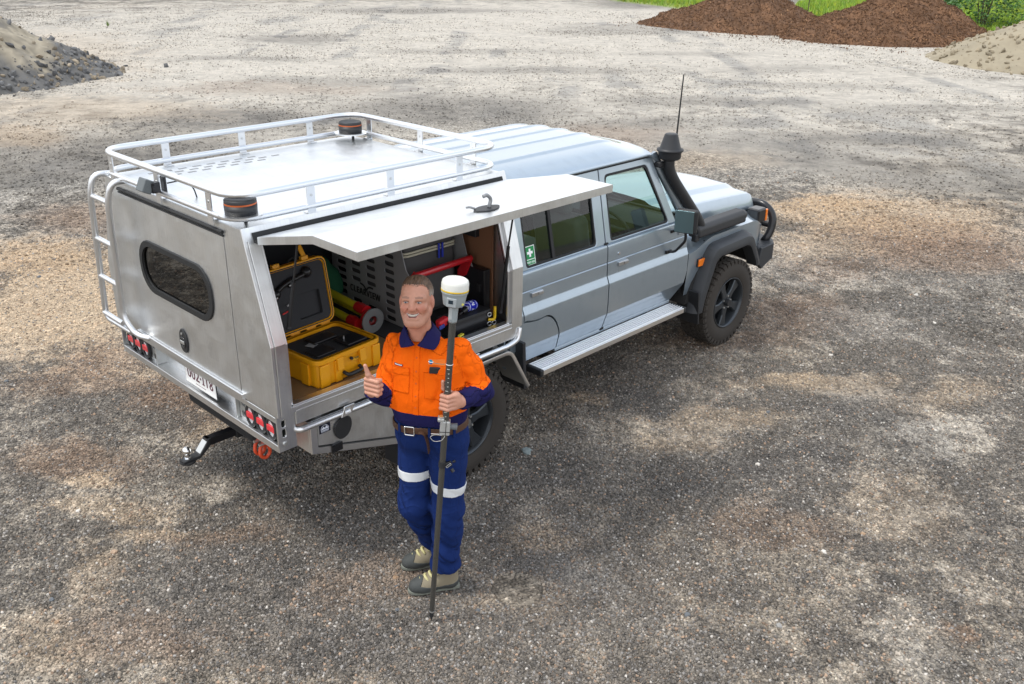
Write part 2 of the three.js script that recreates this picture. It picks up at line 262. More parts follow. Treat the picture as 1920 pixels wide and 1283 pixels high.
{
  const axis = (lo, n0, hi0, step, hi) => { const a = []; let s = step, x = n0; while (x > lo) { s *= 1.13; x -= s; a.unshift(x); } for (let k = 0; k <= Math.round((hi0 - n0) / step); k++) a.push(n0 + k * step); s = step; x = hi0; while (x < hi) { s = Math.min(s * 1.07, 0.5 + (x - hi0) * 0.08); x += s; a.push(x); } return a; };
  const xs = axis(-120, -4, 10, 0.035, 320), zs = axis(-320, -9, 5, 0.035, 120), nx = xs.length, nz = zs.length;
  const pos = new Float32Array(nx * nz * 3), uv = new Float32Array(nx * nz * 2), near = [], far = [];
  for (let j = 0; j < nz; j++) for (let i = 0; i < nx; i++) { const o = j * nx + i; pos[o * 3] = xs[i]; pos[o * 3 + 1] = groundHeight(xs[i], zs[j]); pos[o * 3 + 2] = zs[j]; uv[o * 2] = xs[i]; uv[o * 2 + 1] = zs[j]; }
  for (let j = 0; j < nz - 1; j++) for (let i = 0; i < nx - 1; i++) { const a = j * nx + i, x = (xs[i] + xs[i + 1]) / 2, z = (zs[j] + zs[j + 1]) / 2; const L = x > -4 && x < 10 && z > -9 && z < 5 ? near : far; L.push(a, a + nx, a + 1, a + 1, a + nx, a + nx + 1); }
  const g = new THREE.BufferGeometry(); g.setAttribute('position', new THREE.BufferAttribute(pos, 3)); g.setAttribute('uv', new THREE.BufferAttribute(uv, 2)); g.setIndex(near.concat(far)); g.addGroup(0, near.length, 0); g.addGroup(near.length, far.length, 1); g.computeVertexNormals();
  const mk = (R, n, fine) => { const t = groundTex(R, n, fine); t.repeat.set(1 / R[2], 1 / R[2]); t.offset.set(-R[0] / R[2], -R[1] / R[2]); return new THREE.MeshStandardMaterial({ map: t, roughness: 0.93, metalness: 0, bumpMap: gravelBump, bumpScale: fine ? 0.03 : 0.03 }); };
  const m = new THREE.Mesh(g, [mk(NEAR, 2048, true), mk(FAR, 2048, false)]); m.name = 'ground'; m.receiveShadow = true; m.castShadow = true; structure(m);
  globalThis.groundMesh = m;
}
const groundMesh = globalThis.groundMesh;
function pebbleGeo(seed, detail = 0) { const g = new THREE.IcosahedronGeometry(1, detail), p = g.attributes.position, R = rng(seed), k = {}; for (let i = 0; i < p.count; i++) { const key = [p.getX(i), p.getY(i), p.getZ(i)].map((v) => v.toFixed(3)).join(); k[key] ??= 0.72 + 0.5 * R(); const s = k[key]; p.setXYZ(i, p.getX(i) * s, p.getY(i) * s * 0.62, p.getZ(i) * s * 0.85); } g.computeVertexNormals(); return g; }
{ // loose gravel lying on the ground
  const R = rng(99), N = 520000, c = [0, 0, 0], o = new THREE.Object3D();
  const im = [0, 1, 2].map((k) => ({ g: pebbleGeo(10 + k), M: [], C: [] }));
  let n = 0;
  for (let tries = 0; n < N && tries < N * 6; tries++) {
    const rad = 0.15 + 11 * Math.pow(R(), 0.85), a = R() * 2 * PI, x = -0.6 + rad * Math.cos(a), z = 2.0 + rad * Math.sin(a);
    if (z > 5.2 || x < -4.2 || z < -6.5 || (x - 0.65) * 0.71 + (z - 4.26) * 0.70 > 5.4 || (x + 2.9) - (z - 0.74) < -3.2) continue;
    const loose = groundColor(x, z, c, false); if (R() > (0.10 + 0.90 * loose) * (1 - 0.85 * sstep(5.5, 11, rad))) continue;
    const s = (0.0042 + 0.0085 * Math.pow(R(), 2.6)) * (rad > 4.5 ? 1 + (rad - 4.5) * 0.10 : 1);
    o.position.set(x, groundHeight(x, z) + s * 0.15, z); o.rotation.set(R() * 0.9, R() * 6.3, R() * 0.9); o.scale.setScalar(s); o.updateMatrix();
    const q = im[n % 3]; for (const v of o.matrix.elements) q.M.push(v);
    const u = R(), k = 0.5 + 1.0 * R(); let col;
    if (u < 0.58) col = [c[0] * 1.1 * k, c[1] * 1.08 * k, c[2] * 1.08 * k]; else if (u < 0.80) col = [lerp(0.078, c[0], 0.45) * k, lerp(0.071, c[1], 0.45) * k, lerp(0.067, c[2], 0.45) * k]; else if (u < 0.91) col = [0.21 * k, 0.195 * k, 0.18 * k]; else if (u < 0.968) col = [0.28 * k, 0.195 * k, 0.135 * k]; else col = [0.40 * k, 0.37 * k, 0.33 * k];
    q.C.push(...col); n++;
  }
  im.forEach((q, k) => { const cnt = q.M.length / 16, m = new THREE.InstancedMesh(q.g, std(1, 1, 1, 0.9), cnt); m.instanceMatrix = new THREE.InstancedBufferAttribute(new Float32Array(q.M), 16); m.instanceColor = new THREE.InstancedBufferAttribute(new Float32Array(q.C), 3); m.name = 'loose_gravel'; m.userData.kind = 'stuff'; m.castShadow = m.receiveShadow = true; groundMesh.add(m); });
}
{ // scattered coarse gravel farther out in the yard
  const R = rng(177), N = 95000, m = new THREE.InstancedMesh(pebbleGeo(14), std(1, 1, 1, 0.92), N), o = new THREE.Object3D(), c = [0, 0, 0], q = new THREE.Color(); let n = 0;
  for (let t = 0; t < N * 4 && n < N; t++) { const d = 7 + 38 * Math.pow(R(), 1.3), a = -1.45 + 1.85 * R(), x = -2 + d * Math.cos(a), z = 3 + d * Math.sin(a) * 1.15; if (GRASS(x, z) > 0.1 || vnoise(x * 0.4, z * 0.4, 19) * 0.7 + vnoise(x * 1.7, z * 1.7, 20) * 0.5 < 0.3 + 0.5 * R()) continue; groundColor(x, z, c, false); const s = (0.008 + 0.016 * Math.pow(R(), 3)) * (1 + d * 0.02), k = R() < 0.7 ? 0.45 + 0.4 * R() : 1.0 + 0.3 * R(); o.position.set(x, groundHeight(x, z) + s * 0.2, z); o.rotation.set(R(), R() * 6.3, R()); o.scale.setScalar(s); o.updateMatrix(); m.setMatrixAt(n, o.matrix); m.setColorAt(n, q.setRGB(c[0] * k, c[1] * k, c[2] * k)); n++; }
  m.count = n; m.name = 'coarse_gravel'; m.userData.kind = 'stuff'; m.castShadow = m.receiveShadow = true; groundMesh.add(m);
}
{ // bigger single stones
  const R = rng(4242), geos = [1, 2, 3, 4].map((k) => pebbleGeo(50 + k, 1)), mats = [std(0.30, 0.29, 0.27, 0.9), std(0.42, 0.30, 0.21, 0.9), std(0.60, 0.56, 0.50, 0.9), std(0.13, 0.14, 0.15, 0.9), std(0.36, 0.24, 0.15, 0.9)];
  const put = (x, z, s, m) => { const q = mesh('stone', geos[Math.floor(R() * 4)], m ?? mats[Math.floor(R() * 5)], groundMesh, true); q.position.set(x, groundHeight(x, z) + s * 0.2, z); q.rotation.y = R() * 6; q.scale.setScalar(s); };
  put(0.52, 0.78 + 0.22, 0.042, std(0.20, 0.24, 0.24, 0.9)); put(-2.05, 0.10, 0.022, mats[1]); put(0.95, 3.05, 0.02, mats[2]); put(1.55, 2.25, 0.02, mats[2]); put(2.3, 1.9, 0.02, mats[3]);
  for (let k = 0; k < 150; k++) { const a = R() * 2 * PI, d = 1.2 + 7 * R(); const x = 0.2 + d * Math.cos(a), z = 1.4 + d * Math.sin(a); if (z > 5 || x < -3.6) continue; put(x, z, 0.010 + 0.012 * R() * R() + 0.001 * d); }
}
// ---------- heaps of material ----------
function heap(name, label, foot, peaks, col, opt) { // foot: [cx, cz, rx, rz, turn], peaks: [x, z, h, r]
  const [x0, x1, z0, z1] = foot, st = opt.step ?? 0.09, nx = Math.round((x1 - x0) / st), nz = Math.round((z1 - z0) / st), pos = [], cl = [], idx = [], keep = [];
  const H = (x, z) => { let h = -9; for (const [px, pz, ph, pr, sx = 1] of peaks) { const d = Math.hypot((x - px) * sx, z - pz); const v = ph * (1 - d / pr); h = h < -8 ? v : smin(-h, -v, 0.5) * -1; } h += opt.rough * (fbm(x * opt.f, z * opt.f, 4, opt.seed) - 0.5) * 2 * sstep(-0.3, 0.3, h) + 0.25 * (fbm(x * 0.7, z * 0.7, 3, opt.seed + 5) - 0.5); return h; };
  for (let j = 0; j <= nz; j++) for (let i = 0; i <= nx; i++) { const jx = (hash(i, j, 1) - 0.5) * st * 0.7, jz = (hash(i, j, 2) - 0.5) * st * 0.7, x = x0 + i * st + jx, z = z0 + j * st + jz, h = H(x, z); keep.push(h > -0.12); pos.push(x, h, z); const c = col(x, h, z, hash(i, j, 3)); cl.push(...c); }
  for (let j = 0; j < nz; j++) for (let i = 0; i < nx; i++) { const a = j * (nx + 1) + i, b = a + 1, c = a + nx + 1, d = c + 1; if (keep[a] || keep[b] || keep[c] || keep[d]) idx.push(a, c, b, b, c, d); }
  const g = new THREE.BufferGeometry(); g.setAttribute('position', new THREE.Float32BufferAttribute(pos, 3)); g.setAttribute('color', new THREE.Float32BufferAttribute(cl, 3)); g.setIndex(idx); g.computeVertexNormals();
  const root = grp(name); const m = new THREE.Mesh(g, new THREE.MeshStandardMaterial({ vertexColors: true, roughness: 0.95 })); m.name = 'heap_body'; m.castShadow = m.receiveShadow = true; root.add(m);
  const R = rng(opt.seed), pieces = [];
  if (opt.bits) { const im = new THREE.InstancedMesh(opt.bitGeo, std(1, 1, 1, 0.95), opt.bits); im.name = opt.bitName; im.userData.kind = 'stuff'; const o = new THREE.Object3D(), cc = new THREE.Color(); let n = 0; for (let t = 0; t < opt.bits * 8 && n < opt.bits; t++) { const x = lerp(x0, x1, R()), z = lerp(z0, z1, R()), h = H(x, z); if (h < -0.02 && R() > (opt.spill ?? 0.03)) continue; if (opt.bitOK && !opt.bitOK(R, h)) continue; const s = opt.bitSize[0] + (opt.bitSize[1] - opt.bitSize[0]) * Math.pow(R(), 2.5); o.position.set(x, Math.max(h, 0) + s * 0.15, z); o.rotation.set(R() * 6, R() * 6, R() * 6); o.scale.setScalar(s); o.updateMatrix(); im.setMatrixAt(n, o.matrix); const c = opt.bitCol(R, h); im.setColorAt(n, cc.setRGB(...c)); n++; } im.count = n; im.castShadow = im.receiveShadow = true; root.add(im); }
  return tag(root, label, 'heap');
}
const mulchCol = (x, h, z, r) => { const n = fbm(x * 2.5, z * 2.5 + h * 2, 3, 71), k = 0.5 + 0.9 * n * (0.5 + r); return [0.130 * k, 0.066 * k, 0.032 * k]; };
const chip = new THREE.BoxGeometry(1, 0.18, 0.3), rockG = pebbleGeo(77, 0);
const chipCol = (R) => { const k = 0.4 + 1.1 * R(), q = R(); return q < 0.06 ? [0.30 * k, 0.17 * k, 0.085 * k] : [0.132 * k, 0.067 * k, 0.032 * k]; };
heap('mulch_heap', 'low brown mulch heap with a gently rounded top beside the grassy path', [28.6, 38, -22, -11.5], [[33.2, -16.7, 1.62, 3.5], [33.0, -18.4, 1.05, 2.8], [31.9, -18.9, 0.7, 2.1]], mulchCol, { rough: 0.16, f: 3.2, seed: 301, bits: 22000, bitGeo: chip, bitName: 'mulch_chips', bitSize: [0.02, 0.10], bitCol: chipCol });
heap('mulch_heap', 'broad tall brown mulch heap beside the fine sand heap', [28, 39.5, -16, -5], [[33.1, -11.0, 1.62, 3.5], [34.0, -10.2, 1.85, 3.2], [31.9, -12.2, 0.85, 2.2]], mulchCol, { rough: 0.17, f: 3.2, seed: 317, bits: 28000, bitGeo: chip, bitName: 'mulch_chips', bitSize: [0.02, 0.10], bitCol: chipCol });
heap('sand_heap', 'smooth pale khaki sand heap with small stones at its foot', [25, 36, -8.6, 2.5], [[29.8, -3.6, 1.75, 4.0], [30.2, -1.4, 1.9, 4.2]], (x, h, z, r) => { const k = 0.8 + 0.35 * fbm(x * 1.5, z * 1.5, 3, 81) + 0.12 * r; return [0.27 * k, 0.23 * k, 0.16 * k]; }, { rough: 0.05, f: 2.2, seed: 333, bits: 1600, bitGeo: rockG, bitName: 'sand_clods', bitSize: [0.015, 0.11], bitCol: (R) => { const k = 0.7 + 0.6 * R(); return [0.27 * k, 0.225 * k, 0.155 * k]; } });
heap('gravel_heap', 'grey and tan heap of mixed dirt and dark rubble spilling at its base', [-4, 9.5, -26.5, -17], [[2.9, -21.5, 2.7, 3.9], [0, -22, 3.3, 4.6], [5.3, -20.9, 0.75, 2.0]], (x, h, z, r) => { const n = fbm(x * 1.2, z * 1.2 + h, 3, 83), dark = sstep(0.42, 0.6, fbm(x * 0.8 + 3, z * 0.8, 3, 84) + 0.22 * sstep(0.9, 0.1, h)); const k = 0.75 + 0.5 * r; return [lerp(0.27, 0.11, dark) * k, lerp(0.235, 0.107, dark) * k, lerp(0.175, 0.102, dark) * k]; }, { rough: 0.14, f: 2.4, seed: 351, spill: 0.004, bits: 2600, bitOK: (R, h) => R() < 0.10 + 1.1 * sstep(0.8, 0.0, h), bitGeo: rockG, bitName: 'rubble', bitSize: [0.015, 0.11], bitCol: (R, h) => { const k = 0.6 + 0.8 * R(); return R() < 0.62 ? [0.125 * k, 0.125 * k, 0.125 * k] : [0.27 * k, 0.225 * k, 0.165 * k]; } });
// ---------- verge: grass, weeds, shrubs, post ----------
{
  const R = rng(611), N = 42000, blade = new THREE.BufferGeometry(); const P = [], I = []; for (let k = 0; k < 5; k++) { const a = k * 1.257 + 0.3, l = 0.35 + 0.12 * (k % 3), w = 0.05, dx = Math.cos(a), dz = Math.sin(a), b = P.length / 3; P.push(-dz * w, 0, dx * w, dz * w, 0, -dx * w, dx * l * 0.35 - dz * w * 0.6, 0.6, dz * l * 0.35 + dx * w * 0.6, dx * l * 0.35 + dz * w * 0.6, 0.6, dz * l * 0.35 - dx * w * 0.6, dx * l, 1, dz * l); I.push(b, b + 1, b + 2, b + 1, b + 3, b + 2, b + 2, b + 3, b + 4); } blade.setAttribute('position', new THREE.Float32BufferAttribute(P, 3)); blade.setIndex(I); blade.computeVertexNormals();
  const im = new THREE.InstancedMesh(blade, new THREE.MeshPhysicalMaterial({ color: 0xffffff, roughness: 0.9, transmission: 0.25, thickness: 0 }), N); const o = new THREE.Object3D(), c = new THREE.Color(); let n = 0;
  for (let t = 0; t < N * 10 && n < N; t++) { const x = 33 + 60 * Math.pow(R(), 1.5), z = -52 + 58 * R(); const g = GRASS(x, z); if (g < 0.25 || R() > g * (0.35 + fbm(x * 0.5, z * 0.5, 2, 66))) continue; const s = (0.16 + 0.30 * R() * R()) * (0.6 + 0.9 * fbm(x * 0.25, z * 0.25, 2, 68)); o.position.set(x, -0.02, z); o.rotation.set((R() - 0.5) * 0.4, R() * 6.3, (R() - 0.5) * 0.4); o.scale.set(s * 1.2, s, s * 1.2); o.updateMatrix(); im.setMatrixAt(n, o.matrix); const k = 0.6 + 0.7 * R(), y = R(); im.setColorAt(n, c.setRGB(lerp(0.20, 0.42, y * y) * k, lerp(0.34, 0.45, y) * k, 0.035 * k)); n++; }
  im.count = n; im.name = 'verge_grass'; im.castShadow = im.receiveShadow = true; im.userData = { kind: 'stuff', label: 'bright green grass growing behind the brown mulch heaps', category: 'grass' }; scene.add(im);
}
function shrub(x, z, h, r, seed, label, col, reed) {
  const R = rng(seed), P = [], C = [], root = grp('shrub'), n = reed ? 1500 : 2600, st = [];
  for (let k = 0; k < n; k++) {
    const a = R() * 2 * PI, q = Math.sqrt(R()), yy = Math.pow(R(), 0.7) * h, lump = 0.65 + 0.5 * noise3(Math.cos(a) * 1.6 + 5, yy * 1.4, Math.sin(a) * 1.6 + 5, seed), rr = r * lump * (reed ? 0.9 : Math.sqrt(Math.max(0.05, 1 - Math.pow(yy / h - 0.35, 2) * 1.9)));
    const px = Math.cos(a) * rr * (0.35 + 0.65 * q), pz = Math.sin(a) * rr * (0.35 + 0.65 * q), L = reed ? 0.35 + 0.35 * R() : 0.10 + 0.12 * R(), W = reed ? 0.022 : L * 0.32, d = V(Math.cos(a) + (R() - 0.5) * 1.6, reed ? 1.2 * R() : (R() - 0.4) * 1.2, Math.sin(a) + (R() - 0.5) * 1.6).normalize(), s = d.clone().cross(V(R() - 0.5, 1, R() - 0.5)).normalize().multiplyScalar(W);
    const b = V(px, yy, pz), m = b.clone().addScaledVector(d, L * 0.5), e = b.clone().addScaledVector(d, L); e.y -= L * 0.2; const l = m.clone().add(s), rt = m.clone().sub(s); const tri = [b, rt, l, l, rt, e]; const kk = 0.55 + 0.8 * R(); for (const v of tri) { P.push(v.x, v.y, v.z); C.push(col[0] * kk, col[1] * kk, col[2] * kk); }
  }
  const g = new THREE.BufferGeometry(); g.setAttribute('position', new THREE.Float32BufferAttribute(P, 3)); g.setAttribute('color', new THREE.Float32BufferAttribute(C, 3)); g.computeVertexNormals();
  const f = new THREE.Mesh(g, new THREE.MeshPhysicalMaterial({ vertexColors: true, roughness: 0.8, transmission: 0.25, thickness: 0 })); f.name = 'foliage'; f.castShadow = f.receiveShadow = true; root.add(f);
  for (let k = 0; k < 7; k++) { const a = R() * 6.3, q = r * 0.5 * R(); st.push(cyl([q * 0.3 * Math.cos(a), -0.05, q * 0.3 * Math.sin(a)], [q * Math.cos(a), h * (0.5 + 0.3 * R()), q * Math.sin(a)], 0.03, 0.012, 6)); }
  mesh('stems', st, std(0.10, 0.08, 0.05, 0.9), root); root.position.set(x, 0, z); return tag(root, label, 'shrub', undefined);
}
shrub(41.5, -10.2, 2.4, 1.7, 711, 'dense dark green leafy shrub directly behind the tall mulch heap', [0.06, 0.16, 0.025]);
shrub(43.5, -7.4, 2.6, 1.9, 713, 'tall bright green reedy shrub behind the sand heap', [0.12, 0.30, 0.035], true);
shrub(44.5, -4.6, 3.0, 2.2, 715, 'large spreading green shrub farthest along the verge past the sand heap', [0.075, 0.20, 0.03]);
shrub(42.6, -12.6, 1.1, 1.0, 717, 'small round green weed clump on the grass behind the tall mulch heap', [0.09, 0.24, 0.03]);
shrub(42.2, -20.6, 0.6, 0.8, 719, 'low sprawling weed clump on the grass by the metal post', [0.10, 0.25, 0.04]);
{ const p = grp('fence_post'); mesh('post', [box(0, 0.8, 0, 0.05, 1.7, 0.012, 0.002), box(0, 0.8, 0.016, 0.012, 1.7, 0.03, 0.002)], std(0.09, 0.075, 0.06, 0.7, 0.4), p); for (const y of [0.45, 0.75, 1.05, 1.35]) mesh('notch', [box(0, y, 0.034, 0.03, 0.02, 0.008, 0.002)], std(0.35, 0.33, 0.3, 0.6), p); p.position.set(41.8, 0, -18.7); tag(p, 'thin dark metal picket standing in the grass between the mulch heaps', 'post'); }
{ const R = rng(15), root = grp('weed_tuft'), gs = []; for (let k = 0; k < 40; k++) { const a = R() * 6.3, l = 0.1 + 0.18 * R(); gs.push(new THREE.ConeGeometry(0.012, l, 3).translate(0, l / 2, 0).rotateZ(0.9 * (R() - 0.2)).rotateY(a)); } mesh('blades', gs, std(0.16, 0.24, 0.05, 0.9), root); root.position.set(12.2, 0, -32.5); tag(root, 'lone small green weed tuft on pale ground behind the rubble heap', 'weed'); }
// ---------- vehicle materials ----------
const brushTex = texData(512, 512, (i, j) => { const v = 0.50 + 0.07 * vnoise(i * 0.9, j * 0.03, 401) + 0.12 * vnoise(i * 0.02, j * 0.02, 402) + 0.10 * vnoise(i * 0.11, j * 0.09, 403); return [v, v, v]; });
brushTex.repeat.set(1.6, 1.6);
const smear = texData(512, 512, (i, j) => { const s = sstep(0.55, 0.8, vnoise(i * 0.035 + j * 0.01, j * 0.05, 411)) * sstep(0.4, 0.7, vnoise(i * 0.2, j * 0.16, 412)), v = 0.92 + 0.03 * vnoise(i * 0.5, j * 0.02, 413) + 0.05 * vnoise(i * 0.02, j * 0.025, 414) - 0.02 * s; return [v, v * 0.998, v * 0.99]; }, true); smear.repeat.set(0.9, 0.9);
const grime = texData(512, 512, (i, j) => { const s = sstep(0.5, 0.85, fbm(i * 0.02, j * 0.02, 4, 421)), g = hash(i, j, 9) < 0.012 ? 0.12 : 0, v = 1 - 0.025 * s - g * vnoise(i * 0.05, j * 0.05, 8); return [v, v * 0.985, v * 0.955]; }, true); grime.repeat.set(1.3, 1.3);
const M = {
  alu: std(0.83, 0.85, 0.87, 0.60, 1, { roughnessMap: brushTex, map: smear }),
  aluTube: std(0.78, 0.79, 0.80, 0.36, 1),
  aluBright: std(0.86, 0.865, 0.87, 0.30, 1),
  plate: std(0.28, 0.285, 0.29, 0.5, 0.5),
  paint: phys(0.365, 0.455, 0.56, 0.34, 0.75, { map: grime, clearcoat: 1, clearcoatRoughness: 0.04 }),
  black: std(0.018, 0.019, 0.021, 0.52), blackGloss: std(0.012, 0.012, 0.014, 0.28), flare: std(0.028, 0.031, 0.035, 0.5),
  rubber: std(0.040, 0.035, 0.031, 0.92, 0, { map: grime }), seal: std(0.012, 0.013, 0.014, 0.6), dark: std(0.02, 0.02, 0.02, 0.95), carpet: std(0.035, 0.036, 0.04, 0.95),
  glass: phys(0.66, 0.79, 0.77, 0.0, 0, { transmission: 1, thickness: 0, ior: 1.5 }), tint: phys(0.30, 0.30, 0.28, 0.02, 0, { transmission: 1, thickness: 0, ior: 1.5 }), dglass: phys(0.36, 0.42, 0.40, 0.0, 0, { transmission: 1, thickness: 0, ior: 1.5 }),
  chrome: std(0.85, 0.86, 0.87, 0.12, 1), amber: phys(0.95, 0.22, 0.01, 0.25, 0, { clearcoat: 1 }), red: phys(0.75, 0.015, 0.03, 0.3, 0, { clearcoat: 1 }), whiteLens: phys(0.85, 0.85, 0.85, 0.2, 0, { clearcoat: 1 }),
  rim: std(0.06, 0.068, 0.076, 0.36, 0.6), shackle: std(0.62, 0.07, 0.02, 0.4), galv: std(0.62, 0.63, 0.62, 0.45, 1),
  ply: std(0.24, 0.115, 0.06, 0.7), deck: std(0.23, 0.14, 0.065, 0.55), seat: std(0.13, 0.132, 0.128, 0.9), dash: std(0.05, 0.05, 0.052, 0.8), silver: std(0.55, 0.56, 0.57, 0.35, 1), wire: std(0.012, 0.012, 0.012, 0.6), orangeRing: std(0.50, 0.10, 0.018, 0.4),
};
const car = grp('utility_vehicle');
// ---------- cab ----------
const SY = [[0.555, 0.785], [0.575, 0.800], [0.66, 0.826], [0.705, 0.842], [0.715, 0.847], [0.80, 0.851], [0.95, 0.851], [0.962, 0.848], [1.010, 0.829], [1.02, 0.826], [1.112, 0.825], [1.117, 0.819], [1.123, 0.819], [1.128, 0.824], [1.235, 0.820], [1.25, 0.814], [1.257, 0.80]];
function S(y) { if (y <= SY[0][0]) return SY[0][1]; for (let i = 1; i < SY.length; i++) if (y <= SY[i][0]) { const [a, za] = SY[i - 1], [b, zb] = SY[i]; return lerp(za, zb, (y - a) / (b - a)); } return SY[SY.length - 1][1]; }
const YL = [0.555, 0.575, 0.60, 0.63, 0.66, 0.705, 0.715, 0.76, 0.80, 0.87, 0.95, 0.962, 0.985, 1.010, 1.02, 1.06, 1.112, 1.117, 1.123, 1.128, 1.18, 1.235, 1.25, 1.257];
function colPanel(xs, yb, yt, s, flange = 0.03, Sf = S, levels = YL) {
  const pos = [], idx = [], nx = xs.length, rows = levels.length, P = (i, j) => { const x = xs[i], y = clamp(levels[j], yb(x), yt(x)); return [x, y, Sf(y, x) * s]; };
  const quad = (a, b, c, d) => { const o = pos.length / 3; pos.push(...a, ...b, ...c, ...d); if (s > 0) idx.push(o, o + 1, o + 2, o, o + 2, o + 3); else idx.push(o, o + 2, o + 1, o, o + 3, o + 2); };
  const same = (a, b) => Math.abs(a[1] - b[1]) < 1e-5;
  for (let i = 0; i < nx - 1; i++) for (let j = 0; j < rows - 1; j++) { const a = P(i, j), b = P(i + 1, j), c = P(i + 1, j + 1), d = P(i, j + 1); if (same(a, d) && same(b, c)) continue; quad(a, b, c, d); }
  const inn = (p) => [p[0], p[1], p[2] - s * flange];
  for (let j = 0; j < rows - 1; j++) { let a = P(0, j), d = P(0, j + 1); if (!same(a, d)) quad(inn(a), a, d, inn(d)); a = P(nx - 1, j); d = P(nx - 1, j + 1); if (!same(a, d)) quad(a, inn(a), inn(d), d); }
  for (let i = 0; i < nx - 1; i++) { let a = P(i, 0), b = P(i + 1, 0); quad(inn(a), inn(b), b, a); a = P(i, rows - 1); b = P(i + 1, rows - 1); quad(a, b, inn(b), inn(a)); }
  const g = new THREE.BufferGeometry(); g.setAttribute('position', new THREE.Float32BufferAttribute(pos, 3)); g.setIndex(idx); return g;
}
function smoothCrease(g, deg = 20) { const q = g.index ? g.toNonIndexed() : g, p = q.attributes.position, n = p.count, fn = [], map = new Map(), key = (i) => Math.round(p.getX(i) * 2e4) + ',' + Math.round(p.getY(i) * 2e4) + ',' + Math.round(p.getZ(i) * 2e4), cs = Math.cos(deg * PI / 180), nr = new Float32Array(n * 3); for (let f = 0; f < n; f += 3) { const a = V().fromBufferAttribute(p, f), b = V().fromBufferAttribute(p, f + 1), c = V().fromBufferAttribute(p, f + 2), m = b.sub(a).cross(c.sub(a)); fn.push(m); for (let k = 0; k < 3; k++) { const s = key(f + k); if (!map.has(s)) map.set(s, []); map.get(s).push(f / 3); } } for (let i = 0; i < n; i++) { const me = fn[(i / 3) | 0], u = me.clone().normalize(), acc = V(0, 0, 0); for (const f of map.get(key(i))) if (fn[f].lengthSq() > 1e-16 && fn[f].clone().normalize().dot(u) > cs) acc.add(fn[f]); if (acc.lengthSq() < 1e-18) acc.copy(u); acc.normalize(); nr[3 * i] = acc.x; nr[3 * i + 1] = acc.y; nr[3 * i + 2] = acc.z; } q.setAttribute('normal', new THREE.BufferAttribute(nr, 3)); return q; }
const range = (a, b, n) => Array.from({ length: n + 1 }, (_, k) => lerp(a, b, k / n));
const slant = (g, s) => { const p = g.attributes.position; for (let i = 0; i < p.count; i++) p.setZ(i, s * (p.getZ(i) - (p.getY(i) - 1.255) * 0.205)); g.computeVertexNormals(); if (s < 0) { const q = g.index ? g.toNonIndexed() : g, a = q.attributes.position.array; for (let i = 0; i < a.length; i += 9) for (let k = 0; k < 3; k++) { const t = a[i + 3 + k]; a[i + 3 + k] = a[i + 6 + k]; a[i + 6 + k] = t; } q.computeVertexNormals(); return q; } return g; };
const ybRear = (x) => (x < 0.70 ? 0.915 : x < 0.86 ? 0.905 - 0.01 * Math.sin((x - 0.7) / 0.16 * PI) : x < 1.03 ? 0.585 + 0.315 * Math.sqrt(Math.max(0, 1 - Math.pow((x - 0.86) / 0.17, 2))) : 0.583);
const roundPoly = (pts, r, n = 4) => fillet(pts.map(([a, b]) => V(a, b, 0)), r, true, n).map((v) => [v.x, v.y]);
const rearWin = roundPoly([[0.705, 1.268], [1.452, 1.268], [1.452, 1.752], [0.705, 1.752]], 0.03), frontWin = roundPoly([[1.617, 1.268], [2.352, 1.268], [2.128, 1.752], [1.617, 1.752]], 0.035);
const grow = (pts, d) => { const cx = pts.reduce((a, p) => a + p[0], 0) / pts.length, cy = pts.reduce((a, p) => a + p[1], 0) / pts.length; return pts.map(([a, b]) => [a + Math.sign(a - cx) * d, b + Math.sign(b - cy) * d]); };
